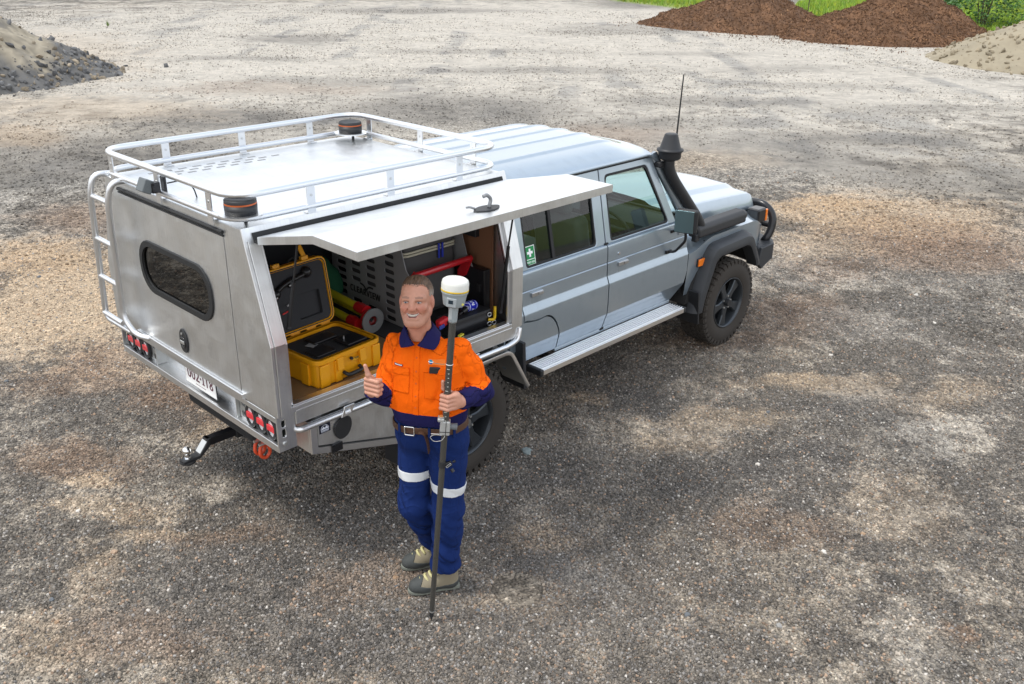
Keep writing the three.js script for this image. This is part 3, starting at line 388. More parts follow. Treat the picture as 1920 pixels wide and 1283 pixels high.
for (const s of [1, -1]) {
  const side = s > 0 ? 'driver' : 'passenger';
  // rear door
  const rd = mesh('rear_door', [smoothCrease(colPanel([0.636, 0.66, 0.70, 0.74, 0.80, 0.86, 0.89, 0.92, 0.95, 0.975, 1.0, 1.015, 1.025, 1.031, 1.15, 1.3, 1.45, 1.5, 1.551], ybRear, () => 1.257, s)), slant(extZ([[0.64, 1.257], [1.551, 1.257], [1.551, 1.80], [0.64, 1.80]], 0.772, 0.80, 0.004, [rearWin]), s)], M.paint, car);
  mesh('window_seal', [slant(extZ(rearWin, 0.778, 0.797, 0.001, [grow(rearWin, -0.014)]), s)], M.seal, rd);
  mesh('window_divider', [slant(extZ([[0.975, 1.26], [1.003, 1.26], [1.003, 1.76], [0.975, 1.76]], 0.776, 0.796, 0.001), s)], M.seal, rd);
  mesh('quarter_pane', [slant(new THREE.ShapeGeometry(shapeOf([[0.70, 1.262], [0.985, 1.262], [0.985, 1.757], [0.70, 1.757]])).translate(0, 0, 0.784), s)], M.glass, rd);
  mesh('window_pane', [slant(new THREE.ShapeGeometry(shapeOf([[0.995, 1.262], [1.458, 1.262], [1.458, 1.757], [0.995, 1.757]])).translate(0, 0, 0.784), s)], M.glass, rd);
  // front door
  const ybF = (x) => (x < 2.46 ? 0.583 : x < 2.57 ? 0.583 + (x - 2.46) * 1.05 : 0.6985 + (x - 2.57) * 4.2);
  const fd = mesh('front_door', [smoothCrease(colPanel([1.562, 1.6, 1.75, 1.9, 2.05, 2.2, 2.35, 2.46, 2.5, 2.54, 2.57, 2.585, 2.598], ybF, () => 1.257, s)), slant(extZ([[1.562, 1.257], [2.445, 1.257], [2.20, 1.80], [1.562, 1.80]], 0.772, 0.80, 0.004, [frontWin]), s)], M.paint, car);
  mesh('window_seal', [slant(extZ(frontWin, 0.778, 0.797, 0.001, [grow(frontWin, -0.016)]), s)], M.seal, fd);
  mesh('window_pane', [slant(new THREE.ShapeGeometry(shapeOf(grow(frontWin, 0.003))).translate(0, 0, 0.784), s)], M.glass, fd);
  for (const [x, d] of [[0.775, rd], [1.735, fd]]) { // pull handles in their cups
    mesh('handle', [box(x, 1.083, s * 0.832, 0.115, 0.034, 0.022, 0.006), box(x + 0.03, 1.083, s * 0.846, 0.05, 0.018, 0.004, 0.001)], M.silver, d);
    mesh('handle_cup', [box(x + 0.005, 1.040, s * 0.8245, 0.10, 0.05, 0.006, 0.003)], M.paint, d);
  }
  mesh('lock', [cyl([1.69, 1.165, s * 0.815], [1.69, 1.165, s * 0.829], 0.011)], M.chrome, fd);
  // quarter panel behind the rear door, sill, pillars
  mesh('rear_quarter_panel', [smoothCrease(colPanel([0.50, 0.56, 0.626, 0.6262, 0.70, 0.78, 0.84, 0.87, 0.90, 0.93, 0.96, 0.985, 1.0, 1.012, 1.022], () => 0.58, (x) => (x <= 0.6261 ? 1.257 : Math.max(0.582, ybRear(x + 0.009) - 0.010)), s)), slant(extZ([[0.50, 1.257], [0.63, 1.257], [0.63, 1.83], [0.50, 1.83]], 0.772, 0.80, 0.004), s)], M.paint, car);
  mesh('sill_panel', [box(1.74, 0.566, s * 0.775, 1.44, 0.03, 0.05, 0.008)], M.paint, car);
  for (const g of [box(0.63, 0.95, s * 0.785, 0.03, 0.72, 0.04, 0), box(1.557, 0.92, s * 0.785, 0.04, 0.7, 0.04, 0), box(2.61, 0.9, s * 0.77, 0.03, 0.6, 0.04, 0), slant(extZ([[1.535, 1.25], [1.58, 1.25], [1.58, 1.82], [1.535, 1.82]], 0.755, 0.77, 0), s), slant(extZ([[0.61, 1.25], [0.66, 1.25], [0.66, 1.82], [0.61, 1.82]], 0.755, 0.77, 0), s)]) mesh('door_jamb', [g], M.seal, car);
  mesh('windscreen_pillar', [sweep([[2.60, 1.25, s * 0.775], [2.235, 1.815, s * 0.672]], [[0.03, -0.022], [0.03, 0.022], [-0.03, 0.022], [-0.03, -0.022]])], M.paint, car);
  mesh('rain_gutter', [sweep(fillet([[0.50, 1.822, s * 0.70], [2.17, 1.822, s * 0.70], [2.30, 1.74, s * 0.70], [2.52, 1.40, s * 0.765]], 0.05, false), circ(0.011, 8))], M.paint, car);
  mesh('gutter_seal', [sweep([[0.50, 1.807, s * 0.694], [2.19, 1.807, s * 0.694]], circ(0.007, 6))], M.seal, car);
  // front wing
  const yc = (x) => 0.956 + 0.085 * sstep(2.62, 2.98, x) - 0.10 * sstep(3.62, 3.90, x), ybW = (x) => (x < 2.70 ? 0.585 : x < 2.96 ? 0.585 + (x - 2.70) * 1.33 : x < 3.44 ? 0.93 : 0.93 - (x - 3.44) * 0.85);
  const lv = [0, 0.15, 0.35, 0.6, 0.8, 1, 1.1, 1.25, 1.5, 1.8, 2], wing = []; {
    const xs = [2.606, 2.65, 2.70, 2.76, 2.82, 2.88, 2.96, 3.05, 3.2, 3.35, 3.44, 3.52, 3.60, 3.68, 3.76, 3.82, 3.86, 3.88], pos = [], idx = [], nx = xs.length, nv = lv.length;
    for (const x of xs) { const e = sstep(3.70, 3.89, x), top = 1.118 - 0.03 * sstep(2.7, 3.8, x) - 0.05 * e; for (const v of lv) { let y, z; const c = yc(x); if (v <= 1) { y = lerp(ybW(x), c, v); z = 0.851 - 0.02 * (1 - v) * (1 - v) - 0.07 * e; } else { const t = v - 1; y = lerp(c, top, Math.min(1, t * 1.25)); z = lerp(0.851 - 0.07 * e, 0.60, Math.pow(t, 0.8)); } pos.push(x, y, s * z); } }
    for (let i = 0; i < nx - 1; i++) for (let j = 0; j < nv - 1; j++) { const a = i * nv + j, b = a + nv; if (s > 0) idx.push(a, b, b + 1, a, b + 1, a + 1); else idx.push(a, b + 1, b, a, a + 1, b + 1); }
    const g = new THREE.BufferGeometry(); g.setAttribute('position', new THREE.Float32BufferAttribute(pos, 3)); g.setIndex(idx); wing.push(smoothCrease(g, 22));
  }
  const fw = mesh('front_wing', wing, M.paint, car);
  mesh('side_indicator', [box(2.80, 0.845, s * 0.861, 0.105, 0.062, 0.018, 0.004)], M.amber, fw); mesh('indicator_bezel', [box(2.80, 0.845, s * 0.854, 0.118, 0.074, 0.012, 0.003)], M.black, fw);
  // wheel arch flare: outer face, top band and lip
  const op = [[2.655, 0.42], [2.70, 0.56], [2.845, 0.93], [2.91, 0.985], [3.44, 1.00], [3.53, 0.965], [3.66, 0.74], [3.70, 0.66]], ip = [[2.76, 0.42], [2.79, 0.54], [2.905, 0.83], [2.96, 0.875], [3.40, 0.885], [3.46, 0.86], [3.575, 0.70], [3.60, 0.64]];
  const prof = [[0, 0.835], [0.10, 0.895], [0.35, 0.932], [0.75, 0.945], [1, 0.94], [1.02, 0.915], [0.95, 0.83]], fp = [], fi = [], A = fillet(op.map(([a, b]) => V(a, b, 0)), 0.05, false, 5), B = fillet(ip.map(([a, b]) => V(a, b, 0)), 0.05, false, 5);
  for (let i = 0; i < A.length; i++) for (const [t, z] of prof) fp.push(lerp(A[i].x, B[i].x, t), lerp(A[i].y, B[i].y, t), s * z);
  for (let i = 0; i < A.length - 1; i++) for (let j = 0; j < prof.length - 1; j++) { const a = i * prof.length + j, b = a + prof.length; if (s > 0) fi.push(a, b, b + 1, a, b + 1, a + 1); else fi.push(a, b + 1, b, a, a + 1, b + 1); }
  const fg = new THREE.BufferGeometry(); fg.setAttribute('position', new THREE.Float32BufferAttribute(fp, 3)); fg.setIndex(fi);
  mesh('wheel_arch_flare', [smoothCrease(fg, 30)], M.flare, car);
  mesh('mud_flap', [box(2.70, 0.47, s * 0.83, 0.02, 0.30, 0.22, 0.004, [0, 0, 0.12])], M.black, car);
  mesh('inner_arch', [extZ([[2.70, 0.5], [2.88, 0.93], [3.46, 0.95], [3.66, 0.66], [3.72, 0.66], [3.50, 1.03], [2.84, 1.02], [2.62, 0.5]], s > 0 ? 0.42 : -0.84, s > 0 ? 0.84 : -0.42, 0)], M.dark, car);
  // side step
  const stp = grp('side_step', car); mesh('step_board', [box(1.60, 0.522, s * 0.872, 1.735, 0.042, 0.15, 0.004), ...[0, 1, 2, 3, 4, 5].map((k) => box(1.60, 0.546, s * (0.808 + k * 0.023), 1.73, 0.008, 0.012, 0.003))], M.aluBright, stp);
  for (const x of [0.728, 2.475]) mesh('end_cap', [box(x, 0.522, s * 0.872, 0.035, 0.052, 0.156, 0.01)], M.black, stp);
  for (const x of [1.0, 1.6, 2.2]) mesh('step_bracket', [box(x, 0.50, s * 0.70, 0.05, 0.03, 0.25, 0.003)], M.dark, stp);
  // mirror on arms
  const mr = grp('door_mirror', car);
  mesh('mirror_head', [box(2.30, 1.33, s * 1.0, 0.05, 0.20, 0.175, 0.022, [0, s * 0.32, 0.05])], M.black, mr); mesh('mirror_glass', [box(2.273, 1.33, s * 0.993, 0.006, 0.175, 0.15, 0.002, [0, s * 0.32, 0.05])], std(0.30, 0.46, 0.50, 0.28, 1), mr);
  mesh('mirror_arm', [pipe([[2.33, 1.036, s * 0.826], [2.345, 1.04, s * 0.88], [2.36, 1.15, s * 0.965], [2.33, 1.22, s * 0.98]], 0.011, 0.03), pipe([[2.385, 1.195, s * 0.815], [2.38, 1.21, s * 0.87], [2.36, 1.225, s * 0.93], [2.33, 1.26, s * 0.98]], 0.010, 0.03), box(2.33, 1.036, s * 0.832, 0.07, 0.03, 0.02, 0.004), box(2.385, 1.195, s * 0.822, 0.06, 0.025, 0.02, 0.004)], M.blackGloss, mr);
  // front corner lamp
  const cl = grp('corner_lamp', car); mesh('lamp_housing', [box(3.85, 1.03, s * 0.735, 0.15, 0.135, 0.13, 0.02)], M.blackGloss, cl); mesh('amber_lens', [box(3.915, 1.03, s * 0.770, 0.03, 0.11, 0.075, 0.006)], M.amber, cl);
}
{ // roof skin with ribs
  const nx = 60, nz = 120, pos = [], idx = []; for (let i = 0; i <= nx; i++) for (let j = 0; j <= nz; j++) { const x = lerp(0.50, 2.245, i / nx), z = lerp(-0.70, 0.70, j / nz), q = Math.abs(z) / 0.70; let y = 1.828 + 0.112 * Math.pow(Math.max(0, 1 - Math.pow(q, 3.4)), 0.85) + 0.02 * (1 - q * q); y -= 0.095 * Math.pow(sstep(1.75, 2.26, x), 1.5) * (1 - 0.6 * q * q); const rib = [-0.44, -0.22, 0, 0.22, 0.44].reduce((a, r) => Math.max(a, sstep(0.022, 0.010, Math.abs(z - r))), 0) * sstep(0.55, 0.62, x) * sstep(2.05, 1.95, x); y += 0.009 * rib; pos.push(x, y, z); }
  for (let i = 0; i < nx; i++) for (let j = 0; j < nz; j++) { const a = i * (nz + 1) + j, b = a + nz + 1; idx.push(a, a + 1, b, b, a + 1, b + 1); }
  const g = new THREE.BufferGeometry(); g.setAttribute('position', new THREE.Float32BufferAttribute(pos, 3)); g.setIndex(idx); g.computeVertexNormals(); mesh('cab_roof', g, M.paint, car);
  mesh('roof_lining', [box(1.36, 1.80, 0, 1.7, 0.02, 1.34, 0.004)], std(0.4, 0.4, 0.38, 0.95), car);
}
{ // bonnet
  const zs = [0, 0.15, 0.28, 0.35, 0.37, 0.42, 0.44, 0.52, 0.59, 0.612, 0.632, 0.65, 0.655], dy = [0.012, 0.010, 0.004, 0, -0.004, -0.026, -0.030, -0.034, -0.040, -0.050, -0.085, -0.14, -0.19], Z = [...zs.slice(1).reverse().map((v) => -v), ...zs], D = [...dy.slice(1).reverse(), ...dy], pos = [], idx = [], n = 26;
  for (let i = 0; i <= n; i++) { const t = i / n, x = lerp(2.60, 3.99, t), e = sstep(0.93, 1, t), top = 1.318 - 0.055 * t - 0.025 * t * t * t; for (let j = 0; j < Z.length; j++) pos.push(x + 0.02 * (1 - Math.pow(Z[j] / 0.64, 2)) * t, top + D[j] - 0.10 * e * e, Z[j] * (1 - 0.015 * t)); }
  for (let i = 0; i < n; i++) for (let j = 0; j < Z.length - 1; j++) { const a = i * Z.length + j, b = a + Z.length; idx.push(a, a + 1, b, b, a + 1, b + 1); }
  const g = new THREE.BufferGeometry(); g.setAttribute('position', new THREE.Float32BufferAttribute(pos, 3)); g.setIndex(idx); mesh('bonnet', [smoothCrease(g, 24)], M.paint, car);
  mesh('engine_bay', [box(3.22, 0.93, 0, 1.22, 0.30, 1.12, 0.01)], M.dark, car);
  const fr = mesh('grille', [box(3.955, 0.95, 0, 0.05, 0.20, 0.80, 0.01)], M.black, car); for (const s of [1, -1]) mesh('headlight', [cyl([3.93, 0.95, s * 0.53], [3.99, 0.95, s * 0.53], 0.09, 0.085, 24)], M.whiteLens, fr);
  mesh('front_panel', [box(3.92, 0.86, 0, 0.05, 0.42, 1.46, 0.01)], M.paint, car);
  mesh('cowl', [box(2.62, 1.245, 0, 0.14, 0.03, 1.36, 0.008)], M.black, car);
  for (const s of [1, -1]) mesh('wiper', [pipe([[2.63, 1.275, s * 0.1 + 0.05], [2.56, 1.335, s * 0.1 - 0.15], [2.54, 1.36, s * 0.1 - 0.45]], 0.007, 0.02, false, 6)], M.black, car);
}
{ // windscreen, back window and cabin
  const pane = (pts, m, name) => { const g = new THREE.BufferGeometry(); g.setAttribute('position', new THREE.Float32BufferAttribute([...pts[0], ...pts[1], ...pts[2], ...pts[0], ...pts[2], ...pts[3]], 3)); g.computeVertexNormals(); return mesh(name, g, m, car); };
  pane([[2.585, 1.275, 0.745], [2.585, 1.275, -0.745], [2.232, 1.812, -0.655], [2.232, 1.812, 0.655]], M.glass, 'windscreen');
  mesh('windscreen_seal', [pipe([[2.59, 1.27, 0.745], [2.59, 1.27, -0.745], [2.235, 1.815, -0.655], [2.235, 1.815, 0.655]], 0.012, 0.05, true, 8)], M.seal, car);
  mesh('cab_back_wall', [extX([[-0.79, 0.6], [0.79, 0.6], [0.80, 1.25], [0.69, 1.83], [-0.69, 1.83], [-0.80, 1.25]], 0.50, 0.525, 0.004, [rrect(-0.6, 1.32, 0.6, 1.70, 0.05)])], M.paint, car);
  mesh('back_pane', [new THREE.ShapeGeometry(shapeOf(rrect(-0.61, 1.31, 0.61, 1.71, 0.05))).rotateY(-PI / 2).translate(0.511, 0, 0)], M.dglass, car);
  const cab = grp('cabin', car);
  mesh('cabin_floor', [box(1.6, 0.63, 0, 2.1, 0.04, 1.54, 0)], M.carpet, cab);
  mesh('dashboard', [extZ([[2.30, 1.20], [2.58, 1.26], [2.58, 0.75], [2.38, 0.75], [2.28, 1.02]], -0.74, 0.74, 0.01)], M.dash, cab);
  mesh('steering_wheel', [new THREE.TorusGeometry(0.185, 0.014, 8, 32).rotateY(PI / 2).rotateZ(0.5).translate(2.16, 1.17, 0.37), cyl([2.16, 1.17, 0.37], [2.32, 1.08, 0.37], 0.03), box(2.165, 1.165, 0.37, 0.03, 0.05, 0.33, 0.01, [0, 0, 0.5])], M.dash, cab);
  for (const [x, z, w] of [[1.62, 0.38, 0.5], [1.62, -0.38, 0.5]]) { const st = mesh('front_seat', [box(x + 0.22, 0.86, z, 0.52, 0.16, w, 0.05), box(x - 0.07, 1.15, z, 0.15, 0.60, w, 0.06, [0, 0, 0.2])], M.seat, cab); mesh('headrest', [box(x - 0.15, 1.52, z, 0.09, 0.17, 0.26, 0.04, [0, 0, 0.15])], M.seat, st); }
  const rs = mesh('rear_seat', [box(0.95, 0.86, 0, 0.50, 0.16, 1.36, 0.05), box(0.68, 1.16, 0, 0.14, 0.60, 1.36, 0.06, [0, 0, 0.18])], M.seat, cab); for (const z of [0.42, -0.42]) mesh('headrest', [box(0.62, 1.51, z, 0.09, 0.16, 0.26, 0.04)], M.seat, rs);
  mesh('rear_view_mirror', [box(2.28, 1.70, 0, 0.03, 0.07, 0.24, 0.012)], M.black, cab);
  mesh('grab_handle', [pipe([[2.26, 1.72, 0.60], [2.30, 1.70, 0.58], [2.42, 1.50, 0.62], [2.44, 1.46, 0.66]], 0.010, 0.03, false, 8)], M.dash, cab);
  mesh('tablet_screen', [box(2.24, 1.27, 0.08, 0.02, 0.13, 0.20, 0.008, [0, 0.25, 0])], M.blackGloss, cab);
}
{ // first-aid sticker in the quarter pane, lettering on the wing
  const t = canvasTex(128, 176, (g, w, h) => { g.fillStyle = '#f2f6f2'; g.fillRect(0, 0, w, h); g.fillStyle = '#0c8a4a'; g.fillRect(7, 7, w - 14, 112); g.fillRect(7, 126, w - 14, 43); g.fillStyle = '#fff'; g.fillRect(w / 2 - 12, 26, 24, 74); g.fillRect(w / 2 - 37, 51, 74, 24); g.font = 'bold 27px sans-serif'; g.textAlign = 'center'; g.fillText('FIRST AID', w / 2, 158, w - 24); });
  const q = new THREE.PlaneGeometry(0.095, 0.132).translate(0.765, 1.345, 0.7875); const p = q.attributes.position; for (let i = 0; i < 4; i++) p.setZ(i, p.getZ(i) - (p.getY(i) - 1.255) * 0.205); q.computeVertexNormals();
  mesh('first_aid_sticker', q, new THREE.MeshStandardMaterial({ map: t, roughness: 0.4 }), car, true);
  const b = canvasTex(256, 64, (g, w, h) => { g.fillStyle = '#8d979f'; g.fillRect(0, 0, w, h); g.fillStyle = '#dfe4e8'; for (let k = 0; k < 6; k++) { g.save(); g.translate(28 + k * 40, 32); g.transform(1, 0, -0.3, 1, 0, 0); g.fillRect(-11, -18, 8, 36); g.fillRect(-11, k % 2 ? -18 : 10, 24, 8); g.restore(); } });
  mesh('wing_badge', new THREE.PlaneGeometry(0.08, 0.022).translate(2.50, 1.155, 0.829), new THREE.MeshStandardMaterial({ map: b, roughness: 0.3, metalness: 0.6 }), car, true);
}
{ // snorkel
  const sn = grp('snorkel', car);
  mesh('air_duct', [extX(roundPoly([[0.765, 1.075], [0.868, 1.070], [0.884, 1.088], [0.878, 1.150], [0.852, 1.178], [0.765, 1.185]], 0.015), 2.69, 3.42, 0.012), cyl([3.40, 1.128, 0.822], [3.455, 1.126, 0.822], 0.052, 0.044, 20), box(2.69, 1.08, 0.845, 0.06, 0.07, 0.05, 0.012)], M.black, sn);
  mesh('riser_tube', [sweep(fillet([[2.80, 1.12, 0.825], [2.74, 1.22, 0.822], [2.40, 1.60, 0.775], [2.335, 1.70, 0.765], [2.335, 1.80, 0.765]], 0.10, false, 8), Array.from({ length: 20 }, (_, k) => { const a = k / 20 * 2 * PI; return [0.046 * Math.cos(a), 0.042 * Math.sin(a)]; }), false)], M.black, sn);
  mesh('intake_head', [new THREE.LatheGeometry([[0, 0.198], [0.042, 0.197], [0.051, 0.190], [0.082, 0.088], [0.103, 0.080], [0.105, 0.068], [0.098, 0.060], [0.090, 0.056], [0.088, 0.012], [0.078, 0.002], [0.050, -0.01]].map(([a, b]) => new THREE.Vector2(a, b)), 28).translate(2.335, 1.775, 0.765)], M.black, sn);
  mesh('bracket', [box(2.285, 1.735, 0.715, 0.09, 0.045, 0.07, 0.012)], M.black, sn);
}
{ // bull bar and antenna
  const bb = grp('bull_bar', car);
  mesh('bumper', [extY(roundPoly([[3.74, 0.86], [3.98, 0.885], [4.10, 0.80], [4.22, 0.50], [4.24, -0.50], [4.10, -0.80], [3.98, -0.885], [3.74, -0.86], [3.80, -0.6], [3.98, -0.4], [3.98, 0.4], [3.80, 0.6]], 0.03), 0.60, 0.765, 0.012), extZ([[3.72, 0.62], [3.76, 0.76], [3.98, 0.765], [3.98, 0.62], [3.80, 0.55]], 0.845, 0.885, 0.006)], M.flare, bb);
  for (const s of [1, -1]) mesh('side_hoop', [pipe([[4.12, 0.74, s * 0.44], [4.10, 1.07, s * 0.46], [4.09, 1.075, s * 0.68], [4.09, 0.98, s * 0.785], [4.06, 0.84, s * 0.79], [3.99, 0.75, s * 0.77]], 0.037, 0.09, false, 14)], M.blackGloss, bb);
  mesh('cross_tube', [pipe([[4.08, 0.89, -0.76], [4.12, 0.89, -0.3], [4.12, 0.89, 0.3], [4.08, 0.89, 0.775]], 0.028, 0.05)], M.blackGloss, bb);
  const an = grp('antenna', car); mesh('spring_base', [cyl([4.10, 1.07, -0.40], [4.11, 1.24, -0.40], 0.022, 0.016, 12)], M.black, an); mesh('whip', [cyl([4.11, 1.23, -0.40], [4.16, 2.14, -0.40], 0.011, 0.006, 8)], M.wire, an);
}
// ---------- wheels ----------
{
  const RO = 0.393, W = 0.265, prof = [[0.225, -0.02], [0.245, -0.004], [0.29, 0.006], [0.335, 0.002], [0.365, -0.014], [0.379, -0.035], [0.383, -0.06], [0.383, -W + 0.06], [0.379, -W + 0.035], [0.365, -W + 0.014], [0.335, -W - 0.002], [0.29, -W - 0.006], [0.245, -W + 0.004], [0.225, -W + 0.02]];
  const tyre = [new THREE.LatheGeometry(prof.map(([r, z]) => new THREE.Vector2(r, z)), 72).rotateX(PI / 2)]; const n = 40, R = rng(8);
  for (let k = 0; k < n; k++) for (let row = 0; row < 5; row++) { const a = (k + (row % 2) * 0.5) / n * 2 * PI, z = -W / 2 + (row - 2) * 0.049, edge = row === 0 || row === 4; const g = new THREE.BoxGeometry(0.016, 0.044 + 0.006 * (row % 2), edge ? 0.05 : 0.038); g.rotateX(edge ? 0 : (row - 2) * 0.35 + 0.25); g.translate(0.385, 0, 0); g.rotateZ(a); g.translate(0, 0, z); tyre.push(g); if (edge) { const s2 = new THREE.BoxGeometry(0.045, 0.034, 0.012).translate(0.357, 0, 0).rotateZ(a).translate(0, 0, row ? -0.010 : -W + 0.010); tyre.push(s2); } }
  const rim = [new THREE.LatheGeometry([[0.228, -0.02], [0.232, -0.008], [0.222, -0.006], [0.212, -0.03], [0.205, -0.09], [0.20, -0.20]].map(([r, z]) => new THREE.Vector2(r, z)), 48).rotateX(PI / 2), cyl([0, 0, -0.10], [0, 0, -0.035], 0.075, 0.068, 28)];
  for (let k = 0; k < 5; k++) rim.push(ext(shapeOf([[0.05, -0.038], [0.12, -0.030], [0.214, -0.052], [0.218, 0], [0.214, 0.052], [0.12, 0.030], [0.05, 0.038]]), 0.045, 0.008).translate(0, 0, -0.075).rotateZ(k * 2 * PI / 5 + 0.3));
  const back = [cyl([0, 0, -0.19], [0, 0, -0.15], 0.17, 0.17, 32), cyl([0, 0, -0.26], [0, 0, -0.19], 0.09, 0.09, 20)], nuts = []; { const a = 0.93; nuts.push(cyl([0.058 * Math.cos(a), 0.058 * Math.sin(a), -0.04], [0.058 * Math.cos(a), 0.058 * Math.sin(a), -0.022], 0.010, 0.009, 6)); }
  const TG = boxUV(merged(tyre)), RG = boxUV(merged(rim)), BG = boxUV(merged(back)), NG = boxUV(merged(nuts)), HG = boxUV(merged([cyl([0, 0, -0.04], [0, 0, 0.0], 0.034, 0.030, 20)])), CG = boxUV(merged([cyl([0, 0, -0.04], [0, 0, -0.020], 0.042, 0.040, 28), cyl([0, 0, -0.021], [0, 0, -0.018], 0.026, 0.026, 24)]));
  for (const [x, z, front] of [[3.186, 0.945, 1], [3.186, -0.945, 1], [0, 0.965, 0], [0, -0.965, 0]]) {
    const w = grp('wheel', car); w.position.set(x, RO, z); w.rotation.set(0, z < 0 ? PI : 0, 0); const spin = front ? 0.5 : -0.12;
    const part = (nm, g, m) => { const q = mesh(nm, g, m, w, true); q.rotation.z = spin; return q; };
    part('tyre', TG, M.rubber); part('rim', RG, M.rim); part('brake_drum', BG, M.dark); for (let k = 0; k < 5; k++) { const q = part('wheel_nut', NG, M.galv); q.rotation.z = spin + k * 2 * PI / 5; } part('hub_cap', front ? HG : CG, front ? M.black : M.silver);
  }
  const ch = grp('chassis', car); for (const s of [1, -1]) mesh('chassis_rail', [box(1.4, 0.62, s * 0.38, 5.2, 0.16, 0.09, 0.01)], M.dark, ch); mesh('rear_axle', [cyl([0, 0.39, -0.75], [0, 0.39, 0.75], 0.055), ball(0, 0.39, 0.05, 0.16)], M.dark, ch); mesh('front_axle', [cyl([3.186, 0.39, -0.75], [3.186, 0.39, 0.75], 0.05), ball(3.186, 0.39, -0.2, 0.14)], M.dark, ch); mesh('transmission_guard', [box(1.55, 0.56, 0, 1.9, 0.10, 1.2, 0.02)], M.dark, ch); mesh('spare_tank', [box(-0.9, 0.62, 0, 0.7, 0.2, 0.8, 0.03)], M.dark, ch);
  for (const s of [1, -1]) { const sp = grp('rear_mudguard', car); mesh('guard_sheet', [sweep(fillet([[-0.45, 0.60, s * 0.845], [-0.40, 0.80, s * 0.845], [0.385, 0.815, s * 0.845], [0.56, 0.49, s * 0.845]], 0.05, false), [[0.003, -0.125], [0.003, 0.125], [-0.003, 0.125], [-0.003, -0.125]])], M.galv, sp); mesh('guard_lip', [sweep(fillet([[-0.45, 0.60, s * 0.972], [-0.40, 0.795, s * 0.972], [0.38, 0.808, s * 0.972], [0.56, 0.49, s * 0.972]], 0.05, false), [[0.012, -0.003], [0.012, 0.003], [-0.012, 0.003], [-0.012, -0.003]])], M.aluBright, sp); mesh('mud_flap', [box(0.575, 0.62, s * 0.80, 0.03, 0.36, 0.24, 0.006, [0, 0, 0.06])], M.black, sp); mesh('rear_mud_flap', [box(-0.50, 0.42, s * 0.84, 0.015, 0.34, 0.25, 0.004)], M.black, sp); }
}
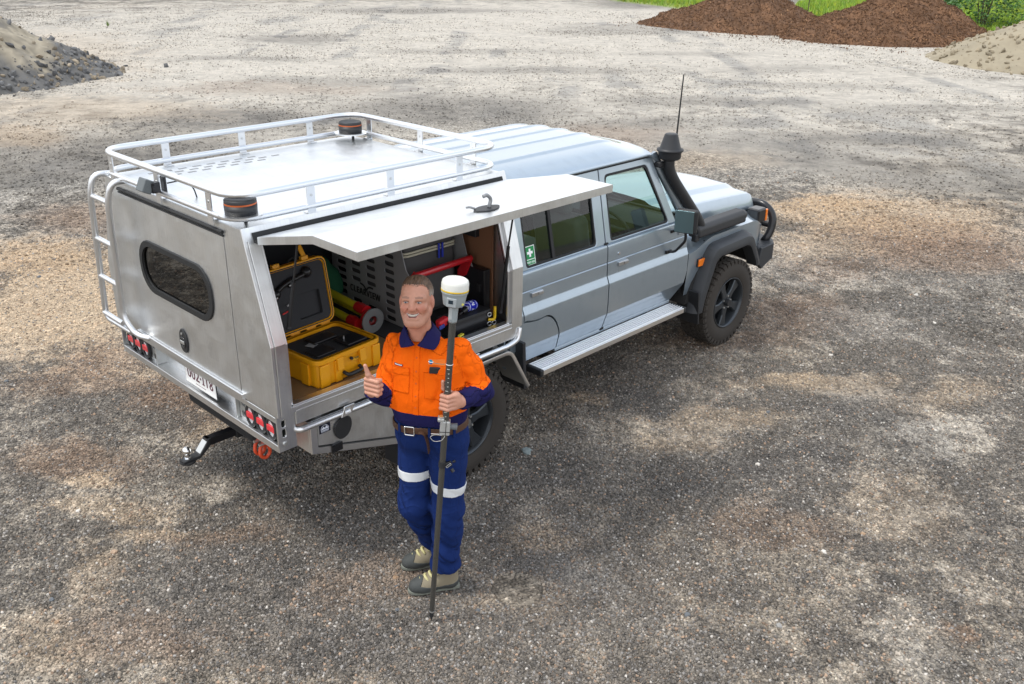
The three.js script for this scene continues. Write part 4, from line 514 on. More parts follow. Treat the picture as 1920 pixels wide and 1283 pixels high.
// ---------- aluminium canopy and tray ----------
const X0 = -1.39, X1 = 0.46, OUT = [[-0.965, 0.967], [0.965, 0.967], [0.965, 1.38], [0.787, 1.975], [-0.787, 1.975], [-0.965, 1.38]];
{
  // rear wall with door opening
  const dz = 0.613, d0 = 1.003, d1 = 1.918, doorPts = [[-dz, d0], [dz, d0], [dz, d1], [-dz, d1]];
  const sh = grp('canopy_shell', car);
  mesh('rear_wall', [extX(OUT, X0, X0 + 0.022, 0.003, [doorPts])], M.alu, sh);
  mesh('opposite_wall', [extX([[-0.965, 0.967], [-0.965, 1.38], [-0.787, 1.975], [-0.772, 1.968], [-0.950, 1.377], [-0.950, 0.967]], X0 + 0.024, X1, 0.002)], M.alu, sh);
  mesh('canopy_roof', [box((X0 + X1) / 2, 1.968, 0, X1 - X0 - 0.004, 0.016, 1.574, 0.004)], M.alu, sh);
  for (let r = 0; r < 3; r++) for (let k = 0; k < 9 - (r === 1 ? 0 : 1); k++) mesh('dark_roof_strip', [box(-1.16 + k * 0.098 + (r % 2) * 0.045, 1.9765, -0.63 + r * 0.062, 0.055, 0.003, 0.020, 0.001)], M.plate, sh);  // rows of thin dark grey strips laid on the roof sheet
  mesh('roof_edge', [extX([[0.7885, 1.978], [0.809, 1.912], [0.797, 1.908], [0.776, 1.960], [0.776, 1.978]], X0 + 0.002, X1 + 0.03, 0.002)], M.alu, sh);
  mesh('front_wall', [extX(OUT, X1 - 0.018, X1, 0.003)], M.alu, sh);
  // corner posts of the side opening
  const post = (xa, xb) => extX([[0.967, 0.967], [0.967, 1.381], [0.808, 1.912], [0.772, 1.905], [0.925, 1.37], [0.925, 0.967]], xa, xb, 0.003);
  mesh('corner_post', [post(X0 + 0.023, -1.30)], M.alu, sh); mesh('corner_post', [post(0.392, X1 + 0.03)], M.alu, sh);
  for (const [xa, xb] of [[-1.30, -1.277], [0.37, 0.392]]) mesh('post_flange', [extX([[0.945, 0.99], [0.945, 1.365], [0.79, 1.895], [0.775, 1.89], [0.93, 1.36], [0.93, 0.99]], xa, xb, 0.002)], M.aluTube, sh);
  mesh('door_seal_gap_shade', [pipe([[-1.283, 1.0, 0.925], [-1.283, 1.365, 0.925], [-1.283, 1.90, 0.77], [0.378, 1.90, 0.77], [0.378, 1.365, 0.925], [0.378, 1.0, 0.925]], 0.008, 0.01, true, 6)], M.seal, sh);
  mesh('door_sill', [box(-0.455, 1.003, 0.935, 1.66, 0.022, 0.05, 0.004), box(-0.455, 0.985, 0.958, 1.70, 0.036, 0.012, 0.003)], M.aluTube, sh);
  mesh('canopy_floor', [box(-0.85, 0.975, 0, 1.04, 0.016, 1.84, 0.002)], M.deck, sh); mesh('dark_floor_sheet', [box(0.055, 0.977, 0, 0.76, 0.018, 1.84, 0.002)], M.carpet, sh);  // front part of the canopy floor is a darker sheet
  mesh('front_lining', [box(0.425, 1.45, 0, 0.012, 0.90, 1.50, 0.001)], M.ply, sh); mesh('partition', [box(-0.45, 1.45, -0.42, 1.75, 0.92, 0.012, 0.001)], M.carpet, sh);
  // rear door
  const win = rrect(-0.432, 1.345, 0.412, 1.662, 0.145, 7), rd = grp('canopy_rear_door', car);
  mesh('door_panel', [extX([[-dz + 0.006, d0 + 0.006], [dz - 0.006, d0 + 0.006], [dz - 0.006, d1 - 0.006], [-dz + 0.006, d1 - 0.006]], X0 - 0.004, X0 + 0.014, 0.002, [win])], M.alu, rd);
  mesh('window_seal', [extX(rrect(-0.442, 1.335, 0.422, 1.672, 0.15, 7), X0 - 0.014, X0 + 0.002, 0.004, [rrect(-0.410, 1.367, 0.390, 1.640, 0.13, 7)])], M.seal, rd);
  mesh('window_pane', [new THREE.ShapeGeometry(shapeOf(win)).rotateY(-PI / 2).translate(X0, 0, 0)], M.tint, rd);
  mesh('top_seal', [cyl([X0 - 0.006, 1.925, -dz], [X0 - 0.006, 1.925, dz], 0.010, 0.010, 8), cyl([X0 - 0.004, 1.905, -dz], [X0 - 0.004, 1.905, dz], 0.006, 0.006, 8)], M.seal, rd);
  for (const z of [dz, -dz]) mesh('door_gap', [box(X0 + 0.018, 1.46, z, 0.004, 0.92, 0.012, 0)], M.seal, rd);
  const la = mesh('latch', [extX(roundPoly([[-0.01, 1.205], [0.035, 1.17], [0.045, 1.11], [0.025, 1.05], [-0.01, 1.04], [-0.045, 1.06], [-0.055, 1.12], [-0.045, 1.175]], 0.03), X0 - 0.014, X0 - 0.004, 0.004)], M.black, rd); mesh('latch_dish', [new THREE.TorusGeometry(0.030, 0.006, 8, 24).rotateY(PI / 2).translate(X0 - 0.014, 1.11, -0.008)], M.blackGloss, la); mesh('latch_handle', [box(X0 - 0.018, 1.112, -0.008, 0.008, 0.022, 0.05, 0.003)], M.galv, la); mesh('key_lock', [cyl([X0 - 0.012, 1.165, -0.012], [X0 - 0.018, 1.165, -0.012], 0.008)], M.galv, la);
  mesh('sill_bar', [box(X0 - 0.004, 0.985, 0, 0.03, 0.034, 1.28, 0.004)], M.aluTube, sh);
}
{ // lifted side door
  const ld = grp('lift_up_door', car);
  mesh('door_skin', [extX([[0.850, 1.940], [1.350, 2.062], [1.692, 2.062], [1.692, 2.018], [1.680, 2.018], [1.680, 2.045], [1.345, 2.045], [0.850, 1.924]], -1.335, 0.447, 0.002), ...[-1.3375, 0.4375].map((x) => extX([[0.851, 1.939], [1.350, 2.061], [1.691, 2.061], [1.691, 2.018], [1.346, 2.018], [0.851, 1.898]], x, x + 0.012, 0.001))], M.alu, ld);
  mesh('door_lining', [extX([[0.86, 1.924], [1.345, 2.043], [1.678, 2.043], [1.678, 2.036], [1.345, 2.036], [0.86, 1.916]], -1.32, 0.432, 0.001)], M.plate, ld);
  mesh('hinge_seal', [extX([[0.7965, 1.950], [0.8085, 1.953], [0.822, 1.916], [0.853, 1.920], [0.853, 1.900], [0.800, 1.900]], -1.335, 0.447, 0.001)], M.seal, ld);
  const h = mesh('latch', [extY(roundPoly([[-0.535, 1.575], [-0.47, 1.53], [-0.40, 1.53], [-0.335, 1.575], [-0.40, 1.622], [-0.47, 1.622]], 0.03), 2.060, 2.070, 0.003)], M.black, ld); mesh('latch_lever', [pipe([[-0.50, 2.072, 1.56], [-0.53, 2.085, 1.548], [-0.55, 2.085, 1.545]], 0.006, 0.01, false, 6)], M.plate, h); mesh('latch_handle', [pipe([[-0.42, 2.068, 1.575], [-0.40, 2.11, 1.572], [-0.43, 2.135, 1.57], [-0.455, 2.13, 1.57]], 0.010, 0.02, false, 8)], M.plate, h);
  for (const [a, b, c] of [[[-1.235, 1.43, 0.90], [-1.215, 1.70, 0.955], [-1.20, 1.955, 1.01]], [[0.352, 1.08, 0.90], [0.345, 1.55, 0.97], [0.34, 1.96, 1.05]]]) { const g = mesh('gas_strut', [cyl(a, b, 0.011, 0.011, 10), cyl(b, c, 0.006, 0.006, 8), ball(...a, 0.014), ball(...c, 0.014)], M.black, ld); }
}
{ // roof rack
  const rk = grp('roof_rack', car), loop = (y, r, in_ = 0) => pipe([[X0 - 0.012, y, -0.765], [X0 - 0.012, y, 0.765], [0.475, y, 0.765], [0.475, y, -0.765]], r, 0.17, true, 14);
  mesh('top_rail', [loop(2.135, 0.0185)], M.aluTube, rk); mesh('lower_rail', [loop(2.012, 0.0165)], M.aluTube, rk);
  const posts = [[-0.955, 0.775, 0], [-0.42, 0.775, 0], [0.11, 0.775, 0], [-0.99, -0.775, 0], [-0.45, -0.775, 0], [0.09, -0.775, 0], [X0 - 0.018, 0.53, 1], [X0 - 0.018, -0.04, 1], [X0 - 0.018, -0.62, 1], [0.485, -0.60, 1], [0.485, -0.03, 1], [0.485, 0.50, 1]];
  for (const [x, z, r] of posts) { const p = mesh('post', [r ? box(x, 2.045, z, 0.008, 0.19, 0.052, 0.002) : box(x, 2.048, z, 0.052, 0.185, 0.008, 0.002), r ? box(x + (x < 0 ? 0.02 : -0.02), 1.98, z, 0.045, 0.006, 0.052, 0.001) : box(x, 1.98, z - Math.sign(z) * 0.02, 0.052, 0.006, 0.045, 0.001)], M.aluTube, rk); mesh('bolt', [r ? cyl([x - 0.007, 2.075, z], [x + 0.007, 2.075, z], 0.008, 0.008, 6) : cyl([x, 2.075, z - 0.008], [x, 2.075, z + 0.008], 0.008, 0.008, 6)], M.galv, p); }
  for (const [x, z] of [[-1.32, 0.69], [0.36, -0.66]]) { const b = grp('beacon', rk); mesh('beacon_plate', [cyl([x, 2.022, z], [x, 2.03, z], 0.115, 0.115, 28)], M.aluTube, b); mesh('beacon_body', [new THREE.LatheGeometry([[0, 0], [0.082, 0], [0.084, 0.05], [0, 0.05]].map(([a, c]) => new THREE.Vector2(a, c)), 32).translate(x, 2.03, z)], M.black, b); mesh('amber_ring', [cyl([x, 2.08, z], [x, 2.088, z], 0.083, 0.083, 32)], M.orangeRing, b); mesh('beacon_cap', [new THREE.LatheGeometry([[0.082, 0], [0.082, 0.014], [0.074, 0.02], [0, 0.021]].map(([a, c]) => new THREE.Vector2(a, c)), 32).translate(x, 2.088, z)], M.black, b); mesh('cable_gland', [cyl([x + 0.02, 1.976, z], [x + 0.02, 2.022, z], 0.010, 0.008, 8)], M.black, b); }
  const wl = grp('work_light', rk); mesh('light_box', [box(-1.475, 2.06, -0.045, 0.055, 0.075, 0.085, 0.006, [0, 0, -0.45])], std(0.11, 0.125, 0.13, 0.5), wl); mesh('light_bracket', [box(-1.435, 2.05, -0.02, 0.05, 0.06, 0.05, 0.005), box(-1.385, 2.06, -0.01, 0.014, 0.09, 0.05, 0.003), cyl([-1.44, 2.07, -0.05], [-1.44, 2.07, 0.012], 0.012)], M.blackGloss, wl); mesh('cable', [pipe([[-1.37, 2.065, 0.0], [-1.30, 2.075, 0.03], [-1.25, 2.04, 0.06], [-1.24, 1.975, 0.07]], 0.004, 0.05, false, 6)], M.wire, wl);
}
{ // ladder
  const l = grp('ladder', car); mesh('ladder_rail', [pipe([[-1.36, 1.985, -0.775], [-1.46, 1.99, -0.785], [-1.49, 1.88, -0.80], [-1.475, 1.06, -0.925], [-1.47, 1.02, -0.90], [-1.45, 1.0, -0.62]], 0.0185, 0.07, false, 12)], M.aluTube, l);
  mesh('ladder_rail', [pipe([[-1.36, 1.985, -0.52], [-1.46, 1.99, -0.53], [-1.49, 1.88, -0.555], [-1.475, 1.10, -0.655], [-1.45, 1.0, -0.56], [-1.40, 0.985, -0.48]], 0.0185, 0.09, false, 12)], M.aluTube, l);
  for (const [y, za, zb] of [[1.86, -0.803, -0.557], [1.585, -0.845, -0.592], [1.325, -0.885, -0.626], [1.06, -0.922, -0.655]]) mesh('rung', [cyl([-1.482, y, za], [-1.482, y, zb], 0.0165, 0.0165, 12)], M.aluTube, l);
}
{ // tray
  const t = grp('tray', car);
  mesh('tray_deck', [box((X0 + 0.48) / 2, 0.945, 0, 0.48 - X0, 0.036, 1.87, 0.004)], M.alu, t);
  mesh('rear_panel', [box(X0 + 0.085, 0.865, 0, 0.01, 0.17, 1.86, 0.002)], M.alu, t);
  mesh('rear_ledge', [box(X0 + 0.045, 0.785, 0, 0.086, 0.008, 1.86, 0.002)], M.aluBright, t);
  mesh('rear_beam', [box(X0 + 0.008, 0.770, 0, 0.018, 0.044, 1.872, 0.003), box(X0 + 0.05, 0.752, 0, 0.09, 0.006, 1.85, 0.001)], M.aluTube, t);
  for (const s of [1, -1]) {
    const slot = (y0) => rrect(X0 + 0.028, y0, X0 + 0.052, y0 + 0.048, 0.008, 3);
    const cb = mesh('corner_bracket', [extZ([[X0, 0.75], [X0 + 0.115, 0.75], [X0 + 0.115, 0.966], [X0, 0.966]], s > 0 ? 0.935 : -0.947, s > 0 ? 0.947 : -0.935, 0.002, [slot(0.895), slot(0.835)])], M.alu, t); mesh('bolt', [cyl([X0 + 0.04, 0.795, s * 0.945], [X0 + 0.04, 0.795, s * 0.955], 0.014, 0.012, 8)], M.galv, cb);
    mesh('side_beam', [box(-0.395, 0.925, s * 0.943, 1.76, 0.078, 0.024, 0.004), box(-0.395, 0.972, s * 0.951, 1.76, 0.012, 0.03, 0.003)], M.alu, t);
    mesh('rope_rail', [pipe([[-1.275, 0.852, s * 0.93], [-1.26, 0.852, s * 0.965], [0.36, 0.852, s * 0.965], [0.455, 0.875, s * 0.965], [0.475, 0.95, s * 0.955]], 0.0185, 0.06, false, 12)], M.aluTube, t);
    for (const x of [-0.955, 0.03]) mesh('tie_plate', [extZ([[x - 0.045, 0.835], [x + 0.025, 0.835], [x + 0.05, 0.895], [x - 0.02, 0.895]], s > 0 ? 0.975 : -0.985, s > 0 ? 0.985 : -0.975, 0.002, [rrect(x - 0.016, 0.852, x + 0.020, 0.880, 0.004, 2)])], M.aluTube, t);
    for (const x of [-1.1, -0.6, -0.1, 0.3]) mesh('cross_bearer', [box(x, 0.875, s * 0.6, 0.04, 0.08, 0.6, 0.003)], M.plate, t);
    // rear lamps
    const fr = mesh('lamp_frame', [extX([[s * 0.50, 0.79], [s * 0.925, 0.79], [s * 0.925, 0.955], [s * 0.50, 0.955]].map(([a, b]) => [a, b]), X0 + 0.034, X0 + 0.042, 0.001, [0.64, 0.745, 0.85].map((z) => oval(s * z, 0.858, 0.040, 0.056)).concat([rrect(s > 0 ? 0.52 : -0.565, 0.805, s > 0 ? 0.565 : -0.52, 0.845, 0.01, 3), rrect(s > 0 ? 0.52 : -0.565, 0.875, s > 0 ? 0.565 : -0.52, 0.935, 0.012, 3)]))], M.galv, t);
    for (const z of [0.64, 0.745, 0.85]) { const lp = mesh('tail_lamp', [extX(oval(s * z, 0.858, 0.054, 0.072), X0 + 0.014, X0 + 0.034, 0.004, [oval(s * z, 0.858, 0.038, 0.055)])], M.black, t); mesh('red_lens', [box(X0 + 0.020, 0.858, s * z, 0.014, 0.038, 0.076, 0.003)], M.red, lp); mesh('clear_lens', [extX(oval(s * z, 0.858, 0.039, 0.056), X0 + 0.023, X0 + 0.032, 0.002)], M.whiteLens, lp); }
    const wb = mesh('winch_bracket', [box(X0 + 0.05, 0.865, s * 0.492, 0.07, 0.15, 0.008, 0.002)], M.galv, t);
  }
  // number plate on the recessed panel
  const pl = canvasTex(372, 134, (g, w, h) => { g.fillStyle = '#f4f4f1'; g.fillRect(0, 0, w, h); g.strokeStyle = '#c9c9c9'; g.lineWidth = 3; g.strokeRect(4, 4, w - 8, h - 8); g.fillStyle = '#54152c'; g.font = 'bold 92px sans-serif'; g.textAlign = 'center'; g.fillText('002\u00b7IT8', w / 2, 92, w - 36); for (let k = 0; k < 9; k++) g.fillRect(w / 2 - 62 + k * 14, 110, 9, 6); });
  const np = mesh('number_plate', new THREE.PlaneGeometry(0.372, 0.134).rotateY(-PI / 2).translate(X0 + 0.0265, 0.872, 0.06), new THREE.MeshStandardMaterial({ map: pl, roughness: 0.35 }), t, true);
  mesh('plate_backing', [box(X0 + 0.030, 0.872, 0.06, 0.005, 0.142, 0.38, 0.001)], M.black, np);
  // tow bar
  const tb = grp('tow_bar', car); mesh('receiver', [box(-1.06, 0.42, 0.0, 0.20, 0.082, 0.082, 0.006)], M.dark, tb); mesh('hitch_pin', [cyl([-1.10, 0.42, -0.06], [-1.10, 0.42, 0.065], 0.010)], M.galv, tb); mesh('draw_bar', [box(-1.22, 0.42, 0.0, 0.28, 0.052, 0.052, 0.004)], M.blackGloss, tb);
  mesh('tongue', [extZ([[-1.335, 0.446], [-1.345, 0.39], [-1.415, 0.335], [-1.525, 0.330], [-1.525, 0.350], [-1.42, 0.357], [-1.375, 0.405], [-1.352, 0.446]], -0.032, 0.032, 0.003), cyl([-1.485, 0.327, 0], [-1.485, 0.337, 0], 0.05)], M.black, tb); mesh('tongue_plate', [box(-1.386, 0.397, 0, 0.085, 0.006, 0.055, 0.001, [0, 0, 0.88])], M.galv, tb); mesh('tow_ball', [ball(-1.485, 0.405, 0, 0.027, 1, 1, 1, 20), cyl([-1.485, 0.35, 0], [-1.485, 0.39, 0], 0.016), cyl([-1.485, 0.35, 0], [-1.485, 0.358, 0], 0.026)], M.chrome, tb);
  mesh('tow_crossmember', [box(-1.02, 0.50, 0, 0.10, 0.10, 1.0, 0.006)], M.dark, tb);
  for (const z of [0.575, 0.63]) { const s = grp('shackle', car); mesh('bow', [pipe([[-1.30, 0.655, z], [-1.325, 0.625, z - 0.008], [-1.335, 0.575, z], [-1.30, 0.545, z], [-1.265, 0.575, z], [-1.275, 0.625, z]], 0.0105, 0.025, true, 10)], M.shackle, s); mesh('pin', [cyl([-1.335, 0.645, z], [-1.26, 0.645, z], 0.009)], M.galv, s); }
  mesh('recovery_point', [box(-1.26, 0.675, 0.60, 0.09, 0.045, 0.12, 0.004)], M.shackle, t);
}
{ // under-tray toolbox
  const b = grp('under_tray_toolbox', car), side = [[-1.185, 0.655], [-1.185, 0.85], [-0.44, 0.85], [-0.44, 0.44]];
  mesh('box_body', [extZ(side, 0.60, 0.925, 0.004)], M.alu, b); mesh('box_frame', [extZ(side, 0.925, 0.945, 0.003, [[[-1.145, 0.682], [-1.145, 0.832], [-0.475, 0.832], [-0.475, 0.492]]])], M.aluTube, b);
  mesh('door_seal_gap_shade', [extZ([[-1.15, 0.680], [-1.15, 0.836], [-0.47, 0.836], [-0.47, 0.488]], 0.920, 0.928, 0)], M.seal, b);  // black plate added so the gap round the door looks shaded
  const d = mesh('box_door', [extZ([[-1.136, 0.692], [-1.136, 0.822], [-0.484, 0.822], [-0.484, 0.508]], 0.9285, 0.940, 0.002)], M.alu, b); mesh('latch', [extZ(roundPoly([[-1.035, 0.775], [-0.985, 0.82], [-0.915, 0.81], [-0.905, 0.75], [-0.935, 0.69], [-0.99, 0.675], [-1.025, 0.71]], 0.04), 0.939, 0.954, 0.004)], M.black, d);
  mesh('hinge', [box(-1.02, 0.640, 0.949, 0.075, 0.052, 0.008, 0.002), ...[[-1.04, 0.655], [-1.0, 0.655], [-1.04, 0.627], [-1.0, 0.627]].map(([x, y]) => cyl([x, y, 0.95], [x, y, 0.957], 0.007, 0.006, 8))], M.blackGloss, d);
  const t = canvasTex(160, 120, (g, w, h) => { g.fillStyle = '#10152c'; g.fillRect(0, 0, w, h); g.strokeStyle = '#dfe6f2'; g.lineWidth = 7; g.beginPath(); g.arc(80, 74, 56, PI, 2 * PI); g.stroke(); g.fillStyle = '#dfe6f2'; g.beginPath(); g.moveTo(24, 74); g.lineTo(62, 36); g.lineTo(82, 56); g.lineTo(104, 30); g.lineTo(138, 74); g.fill(); g.fillRect(22, 84, 116, 9); for (let k = 0; k < 8; k++) g.fillRect(26 + k * 14, 99, 9, 9); });
  mesh('maker_sticker', new THREE.PlaneGeometry(0.075, 0.056).translate(-1.088, 0.788, 0.9412), new THREE.MeshStandardMaterial({ map: t, roughness: 0.4 }), d, true);
}
tag(car, 'silver dual-cab utility vehicle with an open aluminium canopy and roof rack', 'ute');
// ---------- surveyor ----------
const person = grp('person'); person.position.set(-0.95, 0.004, 1.66); person.rotation.y = -0.802;
const creaseTex = texData(512, 512, (i, j) => { const u = i / 512 * 8, v = j / 512 * 8, w = 0.8 * vnoise(u * 1.1, v * 1.1, 431), r1 = 1 - Math.abs(2 * vnoise(u * 1.0 + w, v * 2.1 + w * 2, 432) - 1), r2 = 1 - Math.abs(2 * vnoise(u * 2.6 - w * 2, v * 1.7 + w, 433) - 1), t = ((i >> 1) + (j >> 1)) % 2 ? 0.02 : 0, q = 0.45 * Math.pow(r1, 3) + 0.35 * Math.pow(r2, 3) + 0.12 * vnoise(u * 7, v * 7, 434) + t; return [q, q, q]; }); creaseTex.repeat.set(1.25, 1.25);
const LM = {
  orange: phys(0.93, 0.135, 0.002, 0.8, 0, { specularIntensity: 0.25, bumpMap: creaseTex, bumpScale: 0.004 }), navy: phys(0.014, 0.013, 0.075, 0.8, 0, { specularIntensity: 0.3, bumpMap: creaseTex, bumpScale: 0.004 }), denim: phys(0.008, 0.024, 0.115, 0.85, 0, { specularIntensity: 0.3, bumpMap: creaseTex, bumpScale: 0.005 }), tape: std(0.70, 0.72, 0.73, 0.4), leather: std(0.085, 0.04, 0.022, 0.5), skin: new THREE.MeshPhysicalMaterial({ vertexColors: true, roughness: 0.48, sheen: 0.15 }), hair: new THREE.MeshStandardMaterial({ vertexColors: true, roughness: 0.6 }), phone: std(0.02, 0.021, 0.024, 0.35), bootTan: std(0.24, 0.205, 0.14, 0.85), bootDark: std(0.05, 0.055, 0.053, 0.7), sole: std(0.17, 0.18, 0.15, 0.8), lace: std(0.58, 0.53, 0.26, 0.8), thread: std(0.72, 0.12, 0.01, 0.7),
};
const un = (...fs) => (k) => (x, y, z) => { let d = fs[0](x, y, z); for (let i = 1; i < fs.length; i++) d = smin(d, fs[i](x, y, z), k); return d; };
// torso and sleeves
const SH = { Rs: [-0.142, 1.445, -0.045], Re: [-0.200, 1.225, 0.020], Rw: [-0.246, 1.292, 0.130], Ls: [0.172, 1.447, 0.0], Le: [0.283, 1.245, 0.020], Lw: [0.188, 1.263, 0.165] };
const torso = un(cap([-0.066, 1.37, -0.035], [0.094, 1.37, 0.005], 0.117), cap([-0.050, 1.24, -0.01], [0.098, 1.24, 0.02], 0.128), cap([-0.045, 1.13, -0.005], [0.092, 1.13, 0.02], 0.122), cap([-0.118, 1.458, -0.05], [0.145, 1.458, -0.005], 0.054), cap([-0.015, 1.50, -0.03], [-0.018, 1.55, -0.02], 0.072, 0.056))(0.06);
const armRu = cap(SH.Rs, SH.Re, 0.070, 0.060), armRf = cap(SH.Re, SH.Rw, 0.062, 0.050), armLu = cap(SH.Ls, SH.Le, 0.071, 0.064), armLf = cap(SH.Le, SH.Lw, 0.066, 0.047);
const rdg = (n) => Math.abs(2 * n - 1);
const fold = (x, y, z) => 0.013 * (noise3(x * 9 + y * 6, y * 5 - x * 7, z * 9, 501) - 0.5) - 0.016 * (rdg(noise3(x * 15 - y * 6, y * 6 + x * 6, z * 14, 502)) - 0.4) * sstep(0.3, 0.6, noise3(x * 6, y * 6, z * 6, 505));
const armFold = (x, y, z) => -0.018 * (rdg(noise3(x * 12 + y * 8, (y + z * 0.6) * 22, z * 12, 503)) - 0.4);
const shirt0 = (x, y, z) => { const a = Math.min(smin(armRu(x, y, z), armRf(x, y, z), 0.03), smin(armLu(x, y, z), armLf(x, y, z), 0.03)); return smin(torso(x, y, z), a, 0.035); };
const cuffCut = (x, y, z) => Math.max(...[[SH.Re, SH.Rw], [SH.Le, SH.Lw]].map(([a, b]) => { const d = [b[0] - a[0], b[1] - a[1], b[2] - a[2]], l = Math.hypot(...d); const near = Math.hypot(x - b[0], y - b[1], z - b[2]) < 0.10; return near ? ((x - b[0]) * d[0] + (y - b[1]) * d[1] + (z - b[2]) * d[2]) / l : -1; }));
const shirtSDF = (x, y, z) => { const d = shirt0(x, y, z); if (d > 0.06) return d; const arm = Math.min(armRu(x, y, z), armRf(x, y, z), armLu(x, y, z), armLf(x, y, z)) < torso(x, y, z); return Math.max(d + fold(x, y, z) + (arm ? armFold(x, y, z) : 0), 1.088 + 0.006 * Math.sin(x * 30) - y, y - 1.548, cuffCut(x, y, z)); };
const along = (a, b, x, y, z) => { const d = [b[0] - a[0], b[1] - a[1], b[2] - a[2]], L = d[0] * d[0] + d[1] * d[1] + d[2] * d[2]; return (((x - a[0]) * d[0] + (y - a[1]) * d[1] + (z - a[2]) * d[2]) / L - 0.90) * Math.sqrt(L); };
const region = (x, y, z) => { // > 0 orange, < 0 navy
  const t = torso(x, y, z), r = Math.min(armRu(x, y, z), armRf(x, y, z)), l = Math.min(armLu(x, y, z), armLf(x, y, z));
  if (r < t - 0.004 && r < l) { return armRf(x, y, z) < armRu(x, y, z) - 0.012 ? -0.05 : -along(SH.Rs, SH.Re, x, y, z); }
  if (l < t - 0.004) return armLf(x, y, z) < armLu(x, y, z) - 0.012 ? -0.05 : -along(SH.Ls, SH.Le, x, y, z);
  return y - 1.163;
};
{
  const cell = 0.0065, g = nets(shirtSDF, [-0.34, 1.07, -0.20], [0.38, 1.56, 0.24], cell), p = g.attributes.position, e = 0.003;
  for (let pass = 0; pass < 2; pass++) for (let i = 0; i < p.count; i++) { const x = p.getX(i), y = p.getY(i), z = p.getZ(i), b = region(x, y, z); if (Math.abs(b) > cell * 0.6) continue; const gx = (region(x + e, y, z) - region(x - e, y, z)) / (2 * e), gy = (region(x, y + e, z) - region(x, y - e, z)) / (2 * e), gz = (region(x, y, z + e) - region(x, y, z - e)) / (2 * e), L = gx * gx + gy * gy + gz * gz; if (L < 0.2 || L > 4) continue; p.setXYZ(i, x - b * gx / L, y - b * gy / L, z - b * gz / L); }
  const o = [], n = [], ix = g.index.array; for (let i = 0; i < ix.length; i += 3) { let c = [0, 0, 0]; for (let k = 0; k < 3; k++) { c[0] += p.getX(ix[i + k]) / 3; c[1] += p.getY(ix[i + k]) / 3; c[2] += p.getZ(ix[i + k]) / 3; } (region(...c) > 0 ? o : n).push(ix[i], ix[i + 1], ix[i + 2]); }
  const sub = (l) => { const q = g.clone(); q.setIndex(l); return q.toNonIndexed(); };
  const sh = mesh('shirt', sub(o), LM.orange, person); mesh('navy_panels', sub(n), LM.navy, sh);
  const front = (x, y) => { let z = 0.4; for (let k = 0; k < 80; k++) { const d = shirtSDF(x, y, z); if (d < 0.0006) break; z -= Math.max(d * 0.7, 0.0006); } return z; };
  const patch = (name, off, mask, mn, mx, m, c = 0.004) => mesh(name, nets((x, y, z) => Math.max(shirtSDF(x, y, z) - off, -(shirtSDF(x, y, z) + 0.004), mask(x, y, z)), mn, mx, c), m, sh);
  const rect = (x0, y0, x1, y1, sk = 0) => (x, y, z) => { const xx = x + (y - y0) * sk; return Math.max(x0 - xx, xx - x1, y0 - y, y - y1, 0.02 - z); };
  patch('placket', 0.0035, rect(-0.052, 1.16, -0.020, 1.52, -0.03), [-0.08, 1.14, 0.0], [0.01, 1.53, 0.2], LM.orange);
  patch('chest_pocket', 0.0045, rect(0.010, 1.255, 0.118, 1.385, 0.02), [0, 1.24, 0.0], [0.13, 1.40, 0.2], LM.orange);
  patch('chest_pocket', 0.0045, rect(-0.150, 1.275, -0.066, 1.375, -0.05), [-0.18, 1.26, 0], [-0.04, 1.40, 0.2], LM.orange);
  patch('pocket_flap', 0.008, rect(-0.150, 1.362, -0.064, 1.40, -0.05), [-0.18, 1.35, 0], [-0.04, 1.41, 0.2], LM.orange);
  for (const y of [1.205, 1.265, 1.325, 1.385, 1.445, 1.50]) { const x = -0.036 + (y - 1.16) * 0.03, z = front(x, y); mesh('button', [cyl([x, y, z], [x, y + 0.0005, z + 0.0055], 0.0055, 0.005, 10)], LM.thread, sh); }
  { // round emblem and brand tag
    const decal = (name, x, y, w, h, tex, tilt = 0) => { const z = front(x, y), e = 0.01, nx = -(front(x + e, y) - front(x - e, y)) / (2 * e), ny = -(front(x, y + e) - front(x, y - e)) / (2 * e), q = new THREE.PlaneGeometry(w, h, 8, 4).rotateZ(tilt); const pp = q.attributes.position; for (let i = 0; i < pp.count; i++) { const a = x + pp.getX(i), b = y + pp.getY(i); pp.setXYZ(i, a, b, front(a, b) + 0.0035); } q.computeVertexNormals(); return mesh(name, q, new THREE.MeshStandardMaterial({ map: tex, roughness: 0.7 }), sh, true); };
    const bg = '#f47608';
    decal('emblem', 0.072, 1.436, 0.085, 0.026, canvasTex(340, 104, (g, w, h) => { g.fillStyle = bg; g.fillRect(0, 0, w, h); g.fillStyle = '#1489a6'; g.beginPath(); g.arc(54, 52, 40, 0, 7); g.fill(); g.fillStyle = '#0b4f86'; g.beginPath(); g.arc(54, 52, 40, 0.2, PI - 0.2); g.fill(); g.strokeStyle = '#fff'; g.lineWidth = 13; g.beginPath(); g.moveTo(4, 46); g.quadraticCurveTo(50, 70, 104, 48); g.stroke(); g.strokeStyle = '#7d8a72'; g.lineWidth = 9; g.beginPath(); g.moveTo(110, 54); g.bezierCurveTo(180, 92, 240, 70, 330, 76); g.stroke(); }));
    decal('brand_tag', -0.118, 1.408, 0.042, 0.010, canvasTex(168, 40, (g, w, h) => { g.fillStyle = '#1b1030'; g.fillRect(0, 0, w, h); g.fillStyle = '#fff'; for (let k = 0; k < 8; k++) g.fillRect(14 + k * 18, 10, 13, 16); g.fillStyle = '#d3202c'; g.fillRect(8, 32, 152, 5); }));
  }
  { const z = front(0.066, 1.392); mesh('pocketed_phone', [box(0.066, 1.401, z + 0.004, 0.060, 0.034, 0.012, 0.005, [-0.10, 0.22, -0.10])], LM.phone, person); }
